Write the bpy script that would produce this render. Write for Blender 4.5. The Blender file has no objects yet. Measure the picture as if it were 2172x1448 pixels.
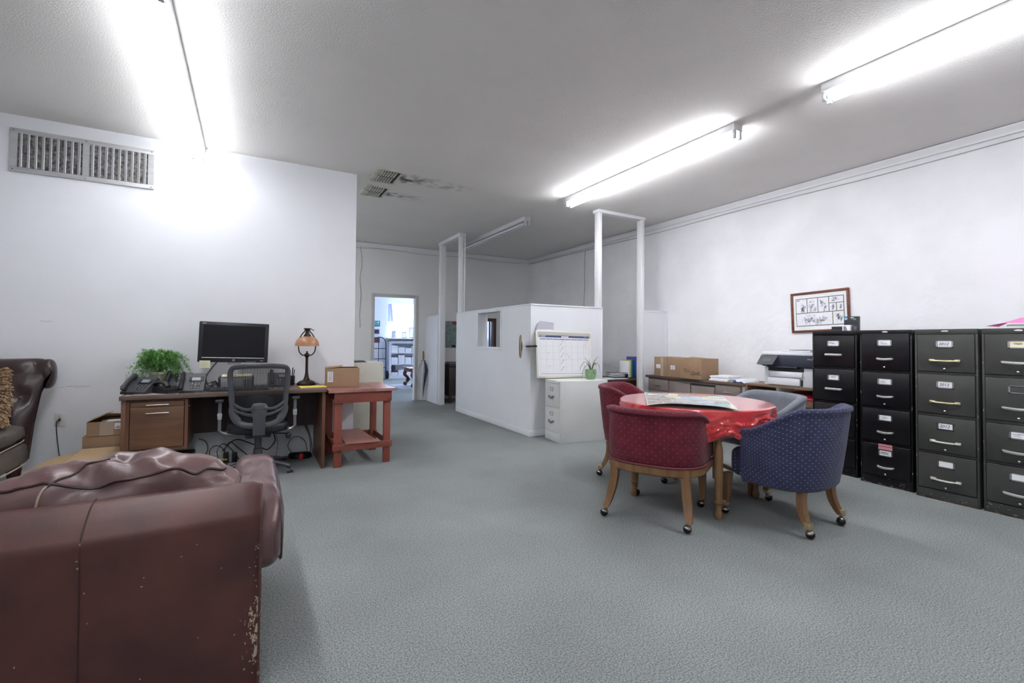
import bpy, bmesh, math, random
from mathutils import Vector, Matrix
R = random.Random(7)
PI = math.pi
S = bpy.context.scene
C = S.collection

# ------------------------------------------------------------------ camera, world, exposure
cam_d = bpy.data.cameras.new('camera')
cam = bpy.data.objects.new('camera', cam_d); C.objects.link(cam)
_y, _p, _r = math.radians(29.279), math.radians(1.2832), math.radians(0.48565)
_f = Vector((math.sin(_y), math.cos(_y), 0)); _rt = Vector((math.cos(_y), -math.sin(_y), 0)); _u = Vector((0, 0, 1))
_f2 = math.cos(_p) * _f + math.sin(_p) * _u; _u2 = math.cos(_p) * _u - math.sin(_p) * _f
_r3 = math.cos(_r) * _rt + math.sin(_r) * _u2; _u3 = math.cos(_r) * _u2 - math.sin(_r) * _rt
m3 = Matrix((_r3, _u3, -_f2)).transposed()
cam.matrix_world = Matrix.Translation((0, 0, 1.2)) @ m3.to_4x4()
cam_d.sensor_width = 36; cam_d.lens = 993.31 / 2172 * 36
cam_d.shift_y = -(724 - 700.18) / 2172
cam_d.clip_start = 0.05
S.camera = cam
w = bpy.data.worlds.new('world'); S.world = w; w.use_nodes = True
w.node_tree.nodes['Background'].inputs[0].default_value = (0.66, 0.80, 1.0, 1)
w.node_tree.nodes['Background'].inputs[1].default_value = 7.5
S.view_settings.view_transform = 'Standard'; S.view_settings.look = 'None'
S.view_settings.gamma = 1; S.view_settings.use_curve_mapping = False
S.view_settings.exposure = 1.62
TUBE = 16.5          # strength of a lit fluorescent tube
TUBE_COL = (0.93, 0.95, 1.0)

# ------------------------------------------------------------------ materials
MATS = {}
def pm(name, col, rough=0.5, metal=0.0, var=0.0, vscale=8.0, bump=0.0, bscale=60.0, spec=0.5, col2=None, stretch=None,
       coat=0.0, sheen=0.0, emit=None, estr=0.0, bdist=0.01, detail=4.0, alpha=1.0, coord='Object', lo=.35, hi=.65):
    if name in MATS: return MATS[name]
    m = bpy.data.materials.new(name); m.use_nodes = True
    nt = m.node_tree; b = nt.nodes['Principled BSDF']
    b.inputs['Base Color'].default_value = (*col, 1); b.inputs['Roughness'].default_value = rough
    b.inputs['Metallic'].default_value = metal; b.inputs['Specular IOR Level'].default_value = spec
    b.inputs['Coat Weight'].default_value = coat; b.inputs['Sheen Weight'].default_value = sheen
    if emit: b.inputs['Emission Color'].default_value = (*emit, 1); b.inputs['Emission Strength'].default_value = estr
    if alpha < 1: b.inputs['Alpha'].default_value = alpha
    tc = nt.nodes.new('ShaderNodeTexCoord'); src = tc.outputs[coord]
    if stretch:
        mp = nt.nodes.new('ShaderNodeMapping'); mp.inputs['Scale'].default_value = stretch
        nt.links.new(src, mp.inputs['Vector']); src = mp.outputs[0]
    if var > 0 or col2:
        n = nt.nodes.new('ShaderNodeTexNoise'); n.inputs['Scale'].default_value = vscale; n.inputs['Detail'].default_value = detail
        nt.links.new(src, n.inputs['Vector'])
        rp = nt.nodes.new('ShaderNodeValToRGB')
        c2 = col2 if col2 else tuple(max(0, c * (1 - var)) for c in col)
        rp.color_ramp.elements[0].position = lo; rp.color_ramp.elements[1].position = hi
        rp.color_ramp.elements[0].color = (*c2, 1); rp.color_ramp.elements[1].color = (*col, 1)
        nt.links.new(n.outputs['Fac'], rp.inputs[0]); nt.links.new(rp.outputs[0], b.inputs['Base Color'])
    if bump > 0:
        n2 = nt.nodes.new('ShaderNodeTexNoise'); n2.inputs['Scale'].default_value = bscale; n2.inputs['Detail'].default_value = 3
        nt.links.new(src, n2.inputs['Vector'])
        bp = nt.nodes.new('ShaderNodeBump'); bp.inputs['Strength'].default_value = bump; bp.inputs['Distance'].default_value = bdist
        nt.links.new(n2.outputs['Fac'], bp.inputs['Height']); nt.links.new(bp.outputs[0], b.inputs['Normal'])
    MATS[name] = m
    return m
def dots(name, base, dot, scale, size, var=0.25):
    """upholstery with a staggered grid of small woven dots, in the UVs of the cloth"""
    m = pm(name, base, rough=0.85, var=var, vscale=14, sheen=0.12, spec=0.2)
    nt = m.node_tree; b = nt.nodes['Principled BSDF']
    uv = nt.nodes.new('ShaderNodeUVMap')
    mp = nt.nodes.new('ShaderNodeMapping'); mp.inputs['Rotation'].default_value = (0, 0, PI / 4)
    v = nt.nodes.new('ShaderNodeTexVoronoi'); v.voronoi_dimensions = '2D'; v.inputs['Scale'].default_value = scale; v.inputs['Randomness'].default_value = 0
    lt = nt.nodes.new('ShaderNodeMath'); lt.operation = 'LESS_THAN'; lt.inputs[1].default_value = size
    mx = nt.nodes.new('ShaderNodeMix'); mx.data_type = 'RGBA'; mx.inputs['B'].default_value = (*dot, 1)
    nt.links.new(uv.outputs[0], mp.inputs[0]); nt.links.new(mp.outputs[0], v.inputs['Vector'])
    nt.links.new(v.outputs['Distance'], lt.inputs[0]); nt.links.new(lt.outputs[0], mx.inputs['Factor'])
    old = b.inputs['Base Color'].links[0].from_socket
    nt.links.new(old, mx.inputs['A']); nt.links.new(mx.outputs['Result'], b.inputs['Base Color'])
    return m
def wood(name, c1, c2, rough=0.4, axis='x', sc=3.0, spec=0.4):
    st = {'x': (.6, 9, 9), 'y': (9, .6, 9), 'z': (9, 9, .6)}[axis]
    return pm(name, c1, rough=rough, col2=c2, vscale=sc, stretch=st, spec=spec, detail=6, lo=.3, hi=.7)

WALL = pm('wall_paint', (.84, .85, .88), rough=.75, var=.03, vscale=1.5, bump=.12, bscale=90, bdist=.004, spec=.25)
PLASTER = pm('old_plaster_paint', (.87, .87, .89), rough=.78, var=.08, vscale=1.8, bump=.8, bscale=7, bdist=.012, spec=.2, detail=8)
WALLB = pm('back_wall_paint', (.80, .80, .79), rough=.8, var=.05, vscale=1.2, bump=.15, bscale=40, bdist=.004, spec=.2)
TRIM = pm('white_gloss_trim', (.80, .80, .82), rough=.4)
PANEL = pm('white_partition_board', (.78, .80, .83), rough=.42, var=.03, vscale=2, spec=.4)
CASE = pm('grey_door_casing', (.55, .53, .50), rough=.55)

# ceiling with dirt trails beside the two registers (real soot on the paint)
CEIL = pm('ceiling_texture_paint', (.83, .805, .775), rough=.8, var=.03, vscale=2, bump=.22, bscale=95, bdist=.010, spec=.2)
nt = CEIL.node_tree; bs = nt.nodes['Principled BSDF']
tc = nt.nodes.new('ShaderNodeTexCoord')
prev = bs.inputs['Base Color'].links[0].from_socket
for (cx, cy, sx, sy, amt) in ((1.56, 5.22, .22, .20, 1.3), (1.55, 5.86, .15, .14, 1.2), (1.85, 5.2, .55, .20, .6), (1.75, 5.88, .4, .16, .45)):
    mp = nt.nodes.new('ShaderNodeMapping'); mp.vector_type = 'POINT'
    mp.inputs['Scale'].default_value = (1 / sx, 1 / sy, 0); mp.inputs['Location'].default_value = (-cx / sx, -cy / sy, 0)
    nz = nt.nodes.new('ShaderNodeTexNoise'); nz.inputs['Scale'].default_value = 9; nz.inputs['Detail'].default_value = 6
    ln = nt.nodes.new('ShaderNodeVectorMath'); ln.operation = 'LENGTH'
    rp = nt.nodes.new('ShaderNodeMapRange'); rp.inputs['From Min'].default_value = 1.0; rp.inputs['From Max'].default_value = .1
    rn = nt.nodes.new('ShaderNodeMapRange'); rn.inputs['From Min'].default_value = .42; rn.inputs['From Max'].default_value = .64; rn.inputs['To Max'].default_value = amt
    mu = nt.nodes.new('ShaderNodeMath'); mu.operation = 'MULTIPLY'
    mx = nt.nodes.new('ShaderNodeMix'); mx.data_type = 'RGBA'; mx.inputs['B'].default_value = (.05, .032, .022, 1)
    L = nt.links.new
    L(tc.outputs['Object'], mp.inputs[0]); L(mp.outputs[0], ln.inputs[0]); L(ln.outputs['Value'], rp.inputs[0])
    L(tc.outputs['Object'], nz.inputs['Vector']); L(nz.outputs['Fac'], rn.inputs[0])
    L(rp.outputs[0], mu.inputs[0]); L(rn.outputs[0], mu.inputs[1]); L(mu.outputs[0], mx.inputs['Factor']); L(prev, mx.inputs['A'])
    prev = mx.outputs['Result']
nt.links.new(prev, bs.inputs['Base Color'])

CARPET = pm('green_grey_carpet', (.345, .364, .360), rough=.95, col2=(.148, .163, .163), vscale=150, bump=.12, bscale=330, bdist=.005, spec=.1, detail=2)
nt = CARPET.node_tree; bs = nt.nodes['Principled BSDF']
_tc = nt.nodes.new('ShaderNodeTexCoord'); _n = nt.nodes.new('ShaderNodeTexNoise'); _n.inputs['Scale'].default_value = 1.1; _n.inputs['Detail'].default_value = 5
_mr = nt.nodes.new('ShaderNodeMapRange'); _mr.inputs['From Min'].default_value = .3; _mr.inputs['From Max'].default_value = .7
_mr.inputs['To Min'].default_value = .86; _mr.inputs['To Max'].default_value = 1.12
_mm = nt.nodes.new('ShaderNodeMix'); _mm.data_type = 'RGBA'; _mm.blend_type = 'MULTIPLY'; _mm.inputs['Factor'].default_value = 1
_old = bs.inputs['Base Color'].links[0].from_socket
nt.links.new(_tc.outputs['Object'], _n.inputs['Vector']); nt.links.new(_n.outputs['Fac'], _mr.inputs[0])
nt.links.new(_old, _mm.inputs['A']); nt.links.new(_mr.outputs[0], _mm.inputs['B']); nt.links.new(_mm.outputs['Result'], bs.inputs['Base Color'])

BLACKP = pm('black_plastic', (.018, .018, .021), rough=.38)
DGREYP = pm('dark_grey_plastic', (.055, .056, .064), rough=.5)
GREYP = pm('mid_grey_plastic', (.22, .22, .235), rough=.45)
LGREYP = pm('light_grey_plastic', (.55, .56, .58), rough=.4)
WHITEP = pm('white_plastic', (.80, .81, .83), rough=.35)
CHROME = pm('satin_chrome', (.75, .75, .76), rough=.25, metal=1)
BRASS = pm('aged_brass', (.62, .50, .28), rough=.38, metal=.9)
PAPER = pm('white_paper', (.82, .82, .85), rough=.8)
CREAM = pm('cream_paper', (.80, .74, .52), rough=.8)
CARD = pm('brown_cardboard', (.38, .25, .155), rough=.85, var=.12, vscale=5, spec=.15)
CARD2 = pm('pale_cardboard', (.52, .37, .22), rough=.8, var=.08, vscale=4, spec=.2)
TAPE = pm('packing_tape', (.46, .37, .29), rough=.25)
INK = pm('black_ink', (.012, .012, .015), rough=.6)
DESKW = wood('walnut_laminate', (.215, .105, .058), (.120, .056, .030), rough=.42)
DESKV = wood('walnut_edge', (.20, .095, .055), (.12, .055, .032), rough=.42, axis='z')
DESKT = wood('walnut_top', (.165, .115, .092), (.110, .072, .056), rough=.45)
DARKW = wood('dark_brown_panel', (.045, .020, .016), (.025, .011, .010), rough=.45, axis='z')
OAK = wood('honey_oak', (.33, .185, .085), (.22, .115, .05), rough=.4, axis='z')
REDP = pm('barn_red_paint', (.285, .075, .05), rough=.5, var=.2, vscale=6, spec=.4)
REDTOP = pm('barn_red_worn_highlit_top', (.42, .19, .16), rough=.36, var=.25, vscale=7, stretch=(1, 5, 1))  # worn red lightened: its pinkish gloss highlight is put into the colour
RUBBER = pm('black_rubber', (.012, .012, .012), rough=.6)
CABLE = pm('black_cable', (.01, .01, .011), rough=.45)

# ------------------------------------------------------------------ mesh builder
class B:
    def __init__(s): s.bm = bmesh.new(); s.uv = s.bm.loops.layers.uv.new('UVMap')
    def _f(s, vs, mat=0):
        try:
            f = s.bm.faces.new(vs); f.material_index = mat; return f
        except ValueError: return None
    def box(s, x0, x1, y0, y1, z0, z1, bev=0.0, M=None, mat=0, seg=2):
        t = bmesh.new()
        bmesh.ops.create_cube(t, size=1)
        for v in t.verts:
            v.co = Vector(((x0 + x1) / 2 + v.co.x * abs(x1 - x0), (y0 + y1) / 2 + v.co.y * abs(y1 - y0), (z0 + z1) / 2 + v.co.z * abs(z1 - z0)))
        if bev > 0:
            bev = min(bev, .49 * min(abs(x1 - x0), abs(y1 - y0), abs(z1 - z0)))
            bmesh.ops.bevel(t, geom=list(t.edges), offset=bev, segments=seg, affect='EDGES', profile=.5)
        s.add(t, M, mat); t.free(); return s
    def add(s, t, M=None, mat=0):
        mp = {}
        for v in t.verts: mp[v] = s.bm.verts.new(M @ v.co if M else v.co)
        for f in t.faces: s._f([mp[v] for v in f.verts], mat if mat is not None else f.material_index)
    def mesh(s, me, M=None, mat=0):
        vs = [s.bm.verts.new(M @ v.co if M else v.co) for v in me.vertices]
        for p in me.polygons: s._f([vs[i] for i in p.vertices], mat)
        return s
    def rings(s, rings, closed=True, cap=True, mat=0, uv=None, loop=False):
        """skin a list of rings of points; uv=(u list, v list)"""
        V = [[s.bm.verts.new(Vector(p)) for p in r] for r in rings]
        n = len(V[0]); m = len(V)
        for i in range(m if loop else m - 1):
            for j in range(n if closed else n - 1):
                i2 = (i + 1) % m; j2 = (j + 1) % n
                f = s._f([V[i][j], V[i][j2], V[i2][j2], V[i2][j]], mat)
                if f and uv:
                    u, v = uv
                    vals = [(u[i], v[j]), (u[i], v[j + 1] if j + 1 < len(v) else v[j]), (u[i + 1], v[j + 1] if j + 1 < len(v) else v[j]), (u[i + 1], v[j])]
                    for l, q in zip(f.loops, vals): l[s.uv].uv = q
        if cap and closed and not loop:
            s._f(list(reversed(V[0])), mat); s._f(V[-1], mat)
        return s
    def lathe(s, prof, c=(0, 0, 0), seg=24, M=None, mat=0, cap=True):
        rs = []
        for (r, z) in prof:
            ring = []
            for k in range(seg):
                a = 2 * PI * k / seg
                p = Vector((r * math.cos(a), r * math.sin(a), z)) + Vector(c)
                ring.append(M @ p if M else p)
            rs.append(ring)
        return s.rings(rs, mat=mat, cap=cap)
    def cyl(s, p0, p1, r0, r1=None, seg=14, mat=0):
        return s.tube([p0, p1], [r0, r0 if r1 is None else r1], seg, mat=mat)
    def tube(s, pts, r, seg=8, mat=0, loop=False, smooth=0, flat=None):
        P = [Vector(p) for p in pts]
        if smooth: 
            P = spline(P, smooth, loop)
        n = len(P); rs = []
        if not isinstance(r, (list, tuple)): r = [r] * n
        elif len(r) != n: r = [r[min(len(r) - 1, int(round(i * (len(r) - 1) / (n - 1))))] for i in range(n)]
        up = None
        for i in range(n):
            if loop: t = (P[(i + 1) % n] - P[i - 1])
            else: t = (P[min(i + 1, n - 1)] - P[max(i - 1, 0)])
            if t.length < 1e-9: t = Vector((0, 0, 1))
            t.normalize()
            if up is None:
                up = Vector((0, 0, 1)) if abs(t.z) < .9 else Vector((1, 0, 0))
            sx = t.cross(up)
            if sx.length < 1e-6: sx = t.cross(Vector((0, 1, 0)))
            sx.normalize(); up = sx.cross(t).normalized()
            fx, fy = flat if flat else (1, 1)
            rs.append([P[i] + r[i] * (fx * math.cos(2 * PI * k / seg) * sx + fy * math.sin(2 * PI * k / seg) * up) for k in range(seg)])
        return s.rings(rs, mat=mat, loop=loop)
    def ball(s, c, rx, ry=None, rz=None, e1=1.0, e2=1.0, nu=24, nv=14, M=None, mat=0, fn=None):
        """superellipsoid; e<1 is boxier"""
        ry = rx if ry is None else ry; rz = rx if rz is None else rz
        sp = lambda v, e: math.copysign(abs(v) ** e, v)
        rs = []
        for i in range(nv + 1):
            b = -PI / 2 + PI * i / nv
            b = max(-PI / 2 + .02, min(PI / 2 - .02, b)); ring = []
            for k in range(nu):
                a = 2 * PI * k / nu
                p = Vector((rx * sp(math.cos(b), e1) * sp(math.cos(a), e2), ry * sp(math.cos(b), e1) * sp(math.sin(a), e2), rz * sp(math.sin(b), e1)))
                if fn: p = fn(p)
                p = p + Vector(c)
                ring.append(M @ p if M else p)
            rs.append(ring)
        return s.rings(rs, mat=mat)
    def poly(s, pts, thick=None, mat=0):
        """planar polygon, extruded by the vector thick"""
        a = [s.bm.verts.new(Vector(p)) for p in pts]
        if thick is None: s._f(a, mat); return s
        b = [s.bm.verts.new(Vector(p) + Vector(thick)) for p in pts]
        s._f(list(reversed(a)), mat); s._f(b, mat)
        n = len(a)
        for i in range(n): s._f([a[i], a[(i + 1) % n], b[(i + 1) % n], b[i]], mat)
        return s
    def grid(s, fn, nu, nv, mat=0, uvs=None):
        V = [[s.bm.verts.new(Vector(fn(i / nu, j / nv))) for j in range(nv + 1)] for i in range(nu + 1)]
        for i in range(nu):
            for j in range(nv):
                f = s._f([V[i][j], V[i + 1][j], V[i + 1][j + 1], V[i][j + 1]], mat)
                if f:
                    for l, (a, b) in zip(f.loops, ((i, j), (i + 1, j), (i + 1, j + 1), (i, j + 1))):
                        l[s.uv].uv = (a / nu, b / nv)
        return s
    def build(s, name, mats, parent=None, sharp=38, smooth=True, normals=True):
        if normals: bmesh.ops.recalc_face_normals(s.bm, faces=list(s.bm.faces))
        me = bpy.data.meshes.new(name); s.bm.to_mesh(me); s.bm.free()
        for mt in (mats if isinstance(mats, (list, tuple)) else [mats]): me.materials.append(mt)
        if smooth:
            me.shade_smooth(); me.set_sharp_from_angle(angle=math.radians(sharp))
        o = bpy.data.objects.new(name, me); C.objects.link(o)
        if parent: o.parent = parent
        return o
def spline(P, k, loop=False):
    out = []; n = len(P)
    rng = range(n if loop else n - 1)
    for i in rng:
        if loop: a, b, c, d = P[i - 1], P[i], P[(i + 1) % n], P[(i + 2) % n]
        else: a, b, c, d = P[max(i - 1, 0)], P[i], P[i + 1], P[min(i + 2, n - 1)]
        for j in range(k):
            t = j / k
            out.append(.5 * (2 * b + (c - a) * t + (2 * a - 5 * b + 4 * c - d) * t * t + (3 * b - a - 3 * c + d) * t ** 3))
    if not loop: out.append(P[-1].copy())
    return out
def T(x=0, y=0, z=0): return Matrix.Translation((x, y, z))
def RX(a): return Matrix.Rotation(math.radians(a), 4, 'X')
def RY(a): return Matrix.Rotation(math.radians(a), 4, 'Y')
def RZ(a): return Matrix.Rotation(math.radians(a), 4, 'Z')
_tx = {}
def text_mesh(body, size, depth=.0006, shear=0.0):
    key = (body, size, depth, shear)
    if key in _tx: return _tx[key]
    cu = bpy.data.curves.new('lettering', 'FONT'); cu.body = body; cu.size = size; cu.extrude = depth; cu.shear = shear
    cu.align_x = 'CENTER'; cu.align_y = 'CENTER'; cu.resolution_u = 3
    o = bpy.data.objects.new('lettering', cu); C.objects.link(o)
    dg = bpy.context.evaluated_depsgraph_get()
    me = bpy.data.meshes.new_from_object(o.evaluated_get(dg))
    bpy.data.objects.remove(o); bpy.data.curves.remove(cu)
    _tx[key] = me
    return me
def scribble(b, x0, x1, z0, z1, n, M, r=.0012, mat=0, rr=R, seglen=6, amp=.35):
    """handwriting-like strokes in the local xz plane of M"""
    for _ in range(n):
        x = rr.uniform(x0, x0 + (x1 - x0) * .4); z = rr.uniform(z0, z1); pts = []
        st = (x1 - x0) * rr.uniform(.35, .6) / seglen
        for k in range(seglen + 1):
            pts.append(M @ Vector((min(x1, x + k * st), 0, max(z0, min(z1, z + rr.uniform(-amp, amp) * (z1 - z0) * .5)))))
        b.tube(pts, r, 4, mat=mat)
def tag(o, label, cat, group=None):
    o['label'] = label; o['category'] = cat
    if group: o['group'] = group
    return o
def thing(name, loc=(0, 0, 0), rz=0, label=None, cat=None, group=None):
    o = bpy.data.objects.new(name, None); C.objects.link(o); o.empty_display_size = .05
    o.location = loc; o.rotation_euler = (0, 0, math.radians(rz))
    return tag(o, label, cat, group)
def struct(o): o['kind'] = 'structure'; return o
def dup(root, loc, rz=0, label=None, group=None):
    def cp(o, par):
        c = o.copy(); C.objects.link(c)
        if par: c.parent = par
        for ch in list(o.children): cp(ch, c)
        return c
    r = cp(root, None); r.location = loc; r.rotation_euler = (0, 0, math.radians(rz))
    if label: r['label'] = label
    if group: r['group'] = group
    return r

# ------------------------------------------------------------------ room shell
CE = 3.03; LW = 5.345; XE = 1.01; RXW = 5.515; BY = 9.075; FY = 14.75
struct(B().box(-4.2, 8.2, -3.6, FY + .12, -.06, 0).build('floor', CARPET))
struct(B().box(-4.2, 5.64, -3.6, BY + .12, CE, CE + .08).build('ceiling', CEIL))
struct(B().box(-4.2, XE, LW, LW + .13, 0, CE, bev=.004).build('wall_left', WALL))
_wl = bpy.data.objects['wall_left']
_sb = B()
for P_ in ([(-1.41, .771), (-1.33, .781), (-1.25, .778), (-1.194, .775)], [(-1.30, .767), (-1.25, .773), (-1.205, .776)], [(-1.527, 1.334), (-1.49, 1.33), (-1.454, 1.332)], [(-1.35, .776), (-1.29, .783)]): _sb.tube([(x, LW - .0004, z) for x, z in P_], .0016, 4)
_sb.build('scuff_marks', pm('grey_scuff', (.48, .47, .48), rough=.8), _wl)
struct(B().box(RXW, RXW + .12, -3.6, BY + .12, 0, CE).build('wall_right', PLASTER))
struct(B().box(-3.6, -3.48, LW + .13, BY, 0, CE).build('wall_corridor', WALLB))
struct(B().box(-4.2, RXW, -3.7, -3.6, 0, CE).build('wall_front', WALL))
struct(B().box(-4.3, -4.2, -3.7, LW + .13, 0, CE).build('wall_side', WALL))
# back wall with a doorway and a small interior window
DX0, DX1, DZ = 2.077, 2.875, 2.03
WX0, WX1, WZ0, WZ1 = 4.02, 4.63, .95, 1.625
b = B()
y0, y1 = BY, BY + .12
b.box(-3.6, DX0, y0, y1, 0, CE).box(DX0, DX1, y0, y1, DZ, CE).box(DX1, WX0, y0, y1, 0, CE)
b.box(WX0, WX1, y0, y1, 0, WZ0).box(WX0, WX1, y0, y1, WZ1, CE).box(WX1, RXW, y0, y1, 0, CE)
struct(b.build('wall_back', WALLB))
b = B()
for x0, x1, z0, z1 in ((DX0 - .06, DX0, 0, DZ + .055), (DX0, DX1, DZ, DZ + .055), (DX1, DX1 + .055, 0, DZ + .055)):
    b.box(x0, x1, BY - .015, BY, z0, z1, bev=.004)
struct(b.build('door_1', CASE))
b = B()
for x0, x1, z0, z1 in ((WX1 - .008, WX1 + .055, WZ0 - .06, WZ1 + .055), (WX0 - .06, WX0 + .008, WZ0 - .06, WZ1 + .055), (WX0 + .008, WX1 - .008, WZ1 - .008, WZ1 + .055), (WX0 + .008, WX1 - .008, WZ0 - .06, WZ0 + .008)):
    b.box(x0, x1, BY - .02, BY + .135, z0, z1, bev=.003)
wf = struct(b.build('window_2', wood('dark_walnut_frame', (.10, .045, .03), (.06, .025, .018), axis='z')))
B().box(4.535, 4.56, BY + .02, BY + .05, WZ0, WZ1).build('mullion', pm('navy_paint', (.02, .08, .16), rough=.4), wf)
# back room
struct(B().box(1.6, 1.72, BY + .12, FY, 0, 2.62).build('wall_lobby_side', pm('lobby_paint', (.76, .78, .84), rough=.7)))
struct(B().box(7.9, 8.02, BY + .12, FY, 0, 2.62).build('wall_lobby_end', MATS['lobby_paint']))
struct(B().box(RXW, 8.02, BY, BY + .12, 0, 2.62).build('wall_lobby_near', MATS['lobby_paint']))
struct(B().box(1.6, 8.02, BY + .12, FY + .12, 2.62, 2.70).build('ceiling_lobby', MATS['lobby_paint']))
LX0, LX1, LZ0, LZ1 = 3.76, 7.3, 1.28, 2.40
b = B()
b.box(1.6, LX0, FY, FY + .12, 0, 2.62).box(LX0, LX1, FY, FY + .12, 0, LZ0).box(LX0, LX1, FY, FY + .12, LZ1, 2.62).box(LX1, 8.02, FY, FY + .12, 0, 2.62)
struct(b.build('wall_lobby_street', MATS['lobby_paint']))
b = B()
for x0, x1, z0, z1 in ((LX0, LX0 + .04, LZ0, LZ1), (LX1 - .04, LX1, LZ0, LZ1), (LX0 + .04, LX1 - .04, LZ0, LZ0 + .03), (LX0 + .04, LX1 - .04, LZ1 - .05, LZ1)):
    b.box(x0, x1, FY + .03, FY + .09, z0, z1)
w1 = struct(b.build('window_1', TRIM))
gm = bpy.data.materials.new('window_glass'); gm.use_nodes = True; nt = gm.node_tree; nt.nodes.clear()
_o = nt.nodes.new('ShaderNodeOutputMaterial'); _t = nt.nodes.new('ShaderNodeBsdfTransparent'); _g = nt.nodes.new('ShaderNodeBsdfGlossy'); _x = nt.nodes.new('ShaderNodeMixShader')
_g.inputs['Roughness'].default_value = .03; _x.inputs[0].default_value = .06; _t.inputs[0].default_value = (.95, .97, 1, 1)
nt.links.new(_t.outputs[0], _x.inputs[1]); nt.links.new(_g.outputs[0], _x.inputs[2]); nt.links.new(_x.outputs[0], _o.inputs[0])
B().box(LX0 + .04, LX1 - .04, FY + .056, FY + .062, LZ0 + .03, LZ1 - .05).build('pane', gm, w1)
struct(B().box(3.70, LX1 + .05, FY - .36, FY + .01, 1.225, 1.262, bev=.004).build('trim_7', TRIM))

# partitions
PX, PY, PH = 3.09, 5.03, 1.672
HY0, HY1, HZ0, HZ1 = 5.84, 6.585, 1.10, 1.625
b = B()
t0, t1 = PX, PX + .09
b.box(t0, t1, PY, HY0, 0, PH - .02).box(t0, t1, HY0, HY1, 0, HZ0).box(t0, t1, HY0, HY1, HZ1, PH - .02).box(t0, t1, HY1, 7.44, 0, PH - .02)
b.box(t1, 4.245, PY, PY + .09, 0, PH - .02)
b.box(t0 - .008, t1 + .008, PY - .008, 7.448, PH - .02, PH, bev=.004).box(t1 + .008, 4.25, PY - .008, PY + .098, PH - .02, PH, bev=.004)
b.box(4.225, 4.251, PY - .006, PY + .096, 0, PH - .02, bev=.003)
b.box(t0 - .006, t1, 7.415, 7.445, 0, PH - .02, bev=.003)
struct(b.build('wall_partition', PANEL))
b = B()
for yy0, yy1, z0, z1 in ((HY0 - .03, HY0 + .006, HZ0 - .03, HZ1 + .03), (HY1 - .006, HY1 + .03, HZ0 - .03, HZ1 + .03), (HY0 + .006, HY1 - .006, HZ1 - .006, HZ1 + .03), (HY0 + .006, HY1 - .006, HZ0 - .03, HZ0 + .006)):
    b.box(PX - .008, PX + .16, yy0, yy1, z0, z1, bev=.003)
struct(b.build('window_3', PANEL))
struct(B().box(PX - .012, PX, PY - .012, 7.41, 0, .075, bev=.003).box(PX, 4.22, PY - .012, PY, 0, .075, bev=.003).build('baseboard_partition', PANEL))
struct(B().box(5.035, RXW, PY, PY + .08, 0, PH - .03).box(5.035, RXW, PY - .006, PY + .086, PH - .03, PH - .008, bev=.003).box(RXW - .05, RXW - .002, PY - .01, PY, .0, PH - .03, bev=.003).build('wall_partition_end', PANEL))
struct(B().box(PX, PX + .09, 8.36, BY, 0, PH - .015).box(PX - .006, PX + .096, 8.34, BY, PH - .015, PH, bev=.003).build('wall_partition_stub', PANEL))
struct(B().box(PX + .09, PX + .099, 8.34, BY - .001, 0, .001).build('baseboard_stub', PANEL))
struct(B().box(4.188, 4.24, PY, PY + .10, PH + .001, CE - .045, bev=.003).build('trim_1', TRIM))
struct(B().box(4.985, 5.035, PY - .004, PY + .10, 0, CE - .045, bev=.003).build('trim_2', TRIM))
struct(B().box(4.165, 5.05, PY - .012, PY + .112, CE - .045, CE - .001, bev=.003).build('trim_3', TRIM))
struct(B().box(PX, PX + .10, 8.24, 8.34, 0, CE - .06, bev=.003).build('trim_4', TRIM))
struct(B().box(PX, PX + .075, 7.36, 7.41, PH + .001, CE - .06, bev=.003).cyl((PX + .095, 7.345, PH + .001), (PX + .095, 7.345, CE - .06), .011).build('trim_5', TRIM))
struct(B().box(PX - .01, PX + .11, 7.33, 8.36, CE - .06, CE - .001, bev=.003).build('trim_6', TRIM))
# crown mouldings and baseboards
def crown(a, bpt, nrm, name):
    prof = ((0, CE), (.05, CE - .005), (.05, CE - .014), (.022, CE - .06), (.022, CE - .075), (.0, CE - .078))
    rs = [[Vector(p) + Vector(nrm) * d + Vector((0, 0, z)) for d, z in prof] for p in (a, bpt)]
    return struct(B().rings(rs).build(name, TRIM, sharp=20))
crown((RXW, -3.6, 0), (RXW, BY, 0), (-1, 0, 0), 'trim_8')
crown((XE, BY, 0), (RXW, BY, 0), (0, -1, 0), 'trim_9')
struct(B().box(-4.2, XE, LW - .014, LW, 0, .09, bev=.004).build('baseboard_left', TRIM))
struct(B().box(RXW - .014, RXW, -3.6, BY, 0, .09, bev=.004).build('baseboard_right', TRIM))
# cables along the crown moulding
b = B()
b.tube([(RXW - .007, y, CE - .125 + .008 * math.sin(y * 2.1)) for y in [1 + .25 * i for i in range(25)]] + [(RXW - .007, 7.6, CE - .105), (RXW - .007, 8.3, CE - .098), (RXW - .007, 9.05, CE - .09)], .0045, 6)
tag(b.build('cable', pm('painted_cable', (.42, .41, .41), rough=.6)), 'painted cable sagging under the moulding along the plaster wall', 'cable')
b = B()
b.tube([(RXW - .007, 7.02, CE - .12), (RXW - .007, 7.04, 2.5), (RXW - .007, 7.03, 2.2), (RXW - .007, 7.05, 1.9), (RXW - .007, 7.04, 1.3)], .006, 6, smooth=4)
tag(b.build('cable', MATS['painted_cable']), 'painted cable dropping straight down the shaded plaster wall', 'cable')
b = B()
b.tube([(1.10 + .2 * i, BY - .006, CE - .10 - .012 * math.sin(i * .8)) for i in range(22)], .004, 6)
tag(b.build('cable', MATS['painted_cable']), 'thin cable sagging under the moulding of the grey back wall', 'cable')
b = B()
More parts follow.
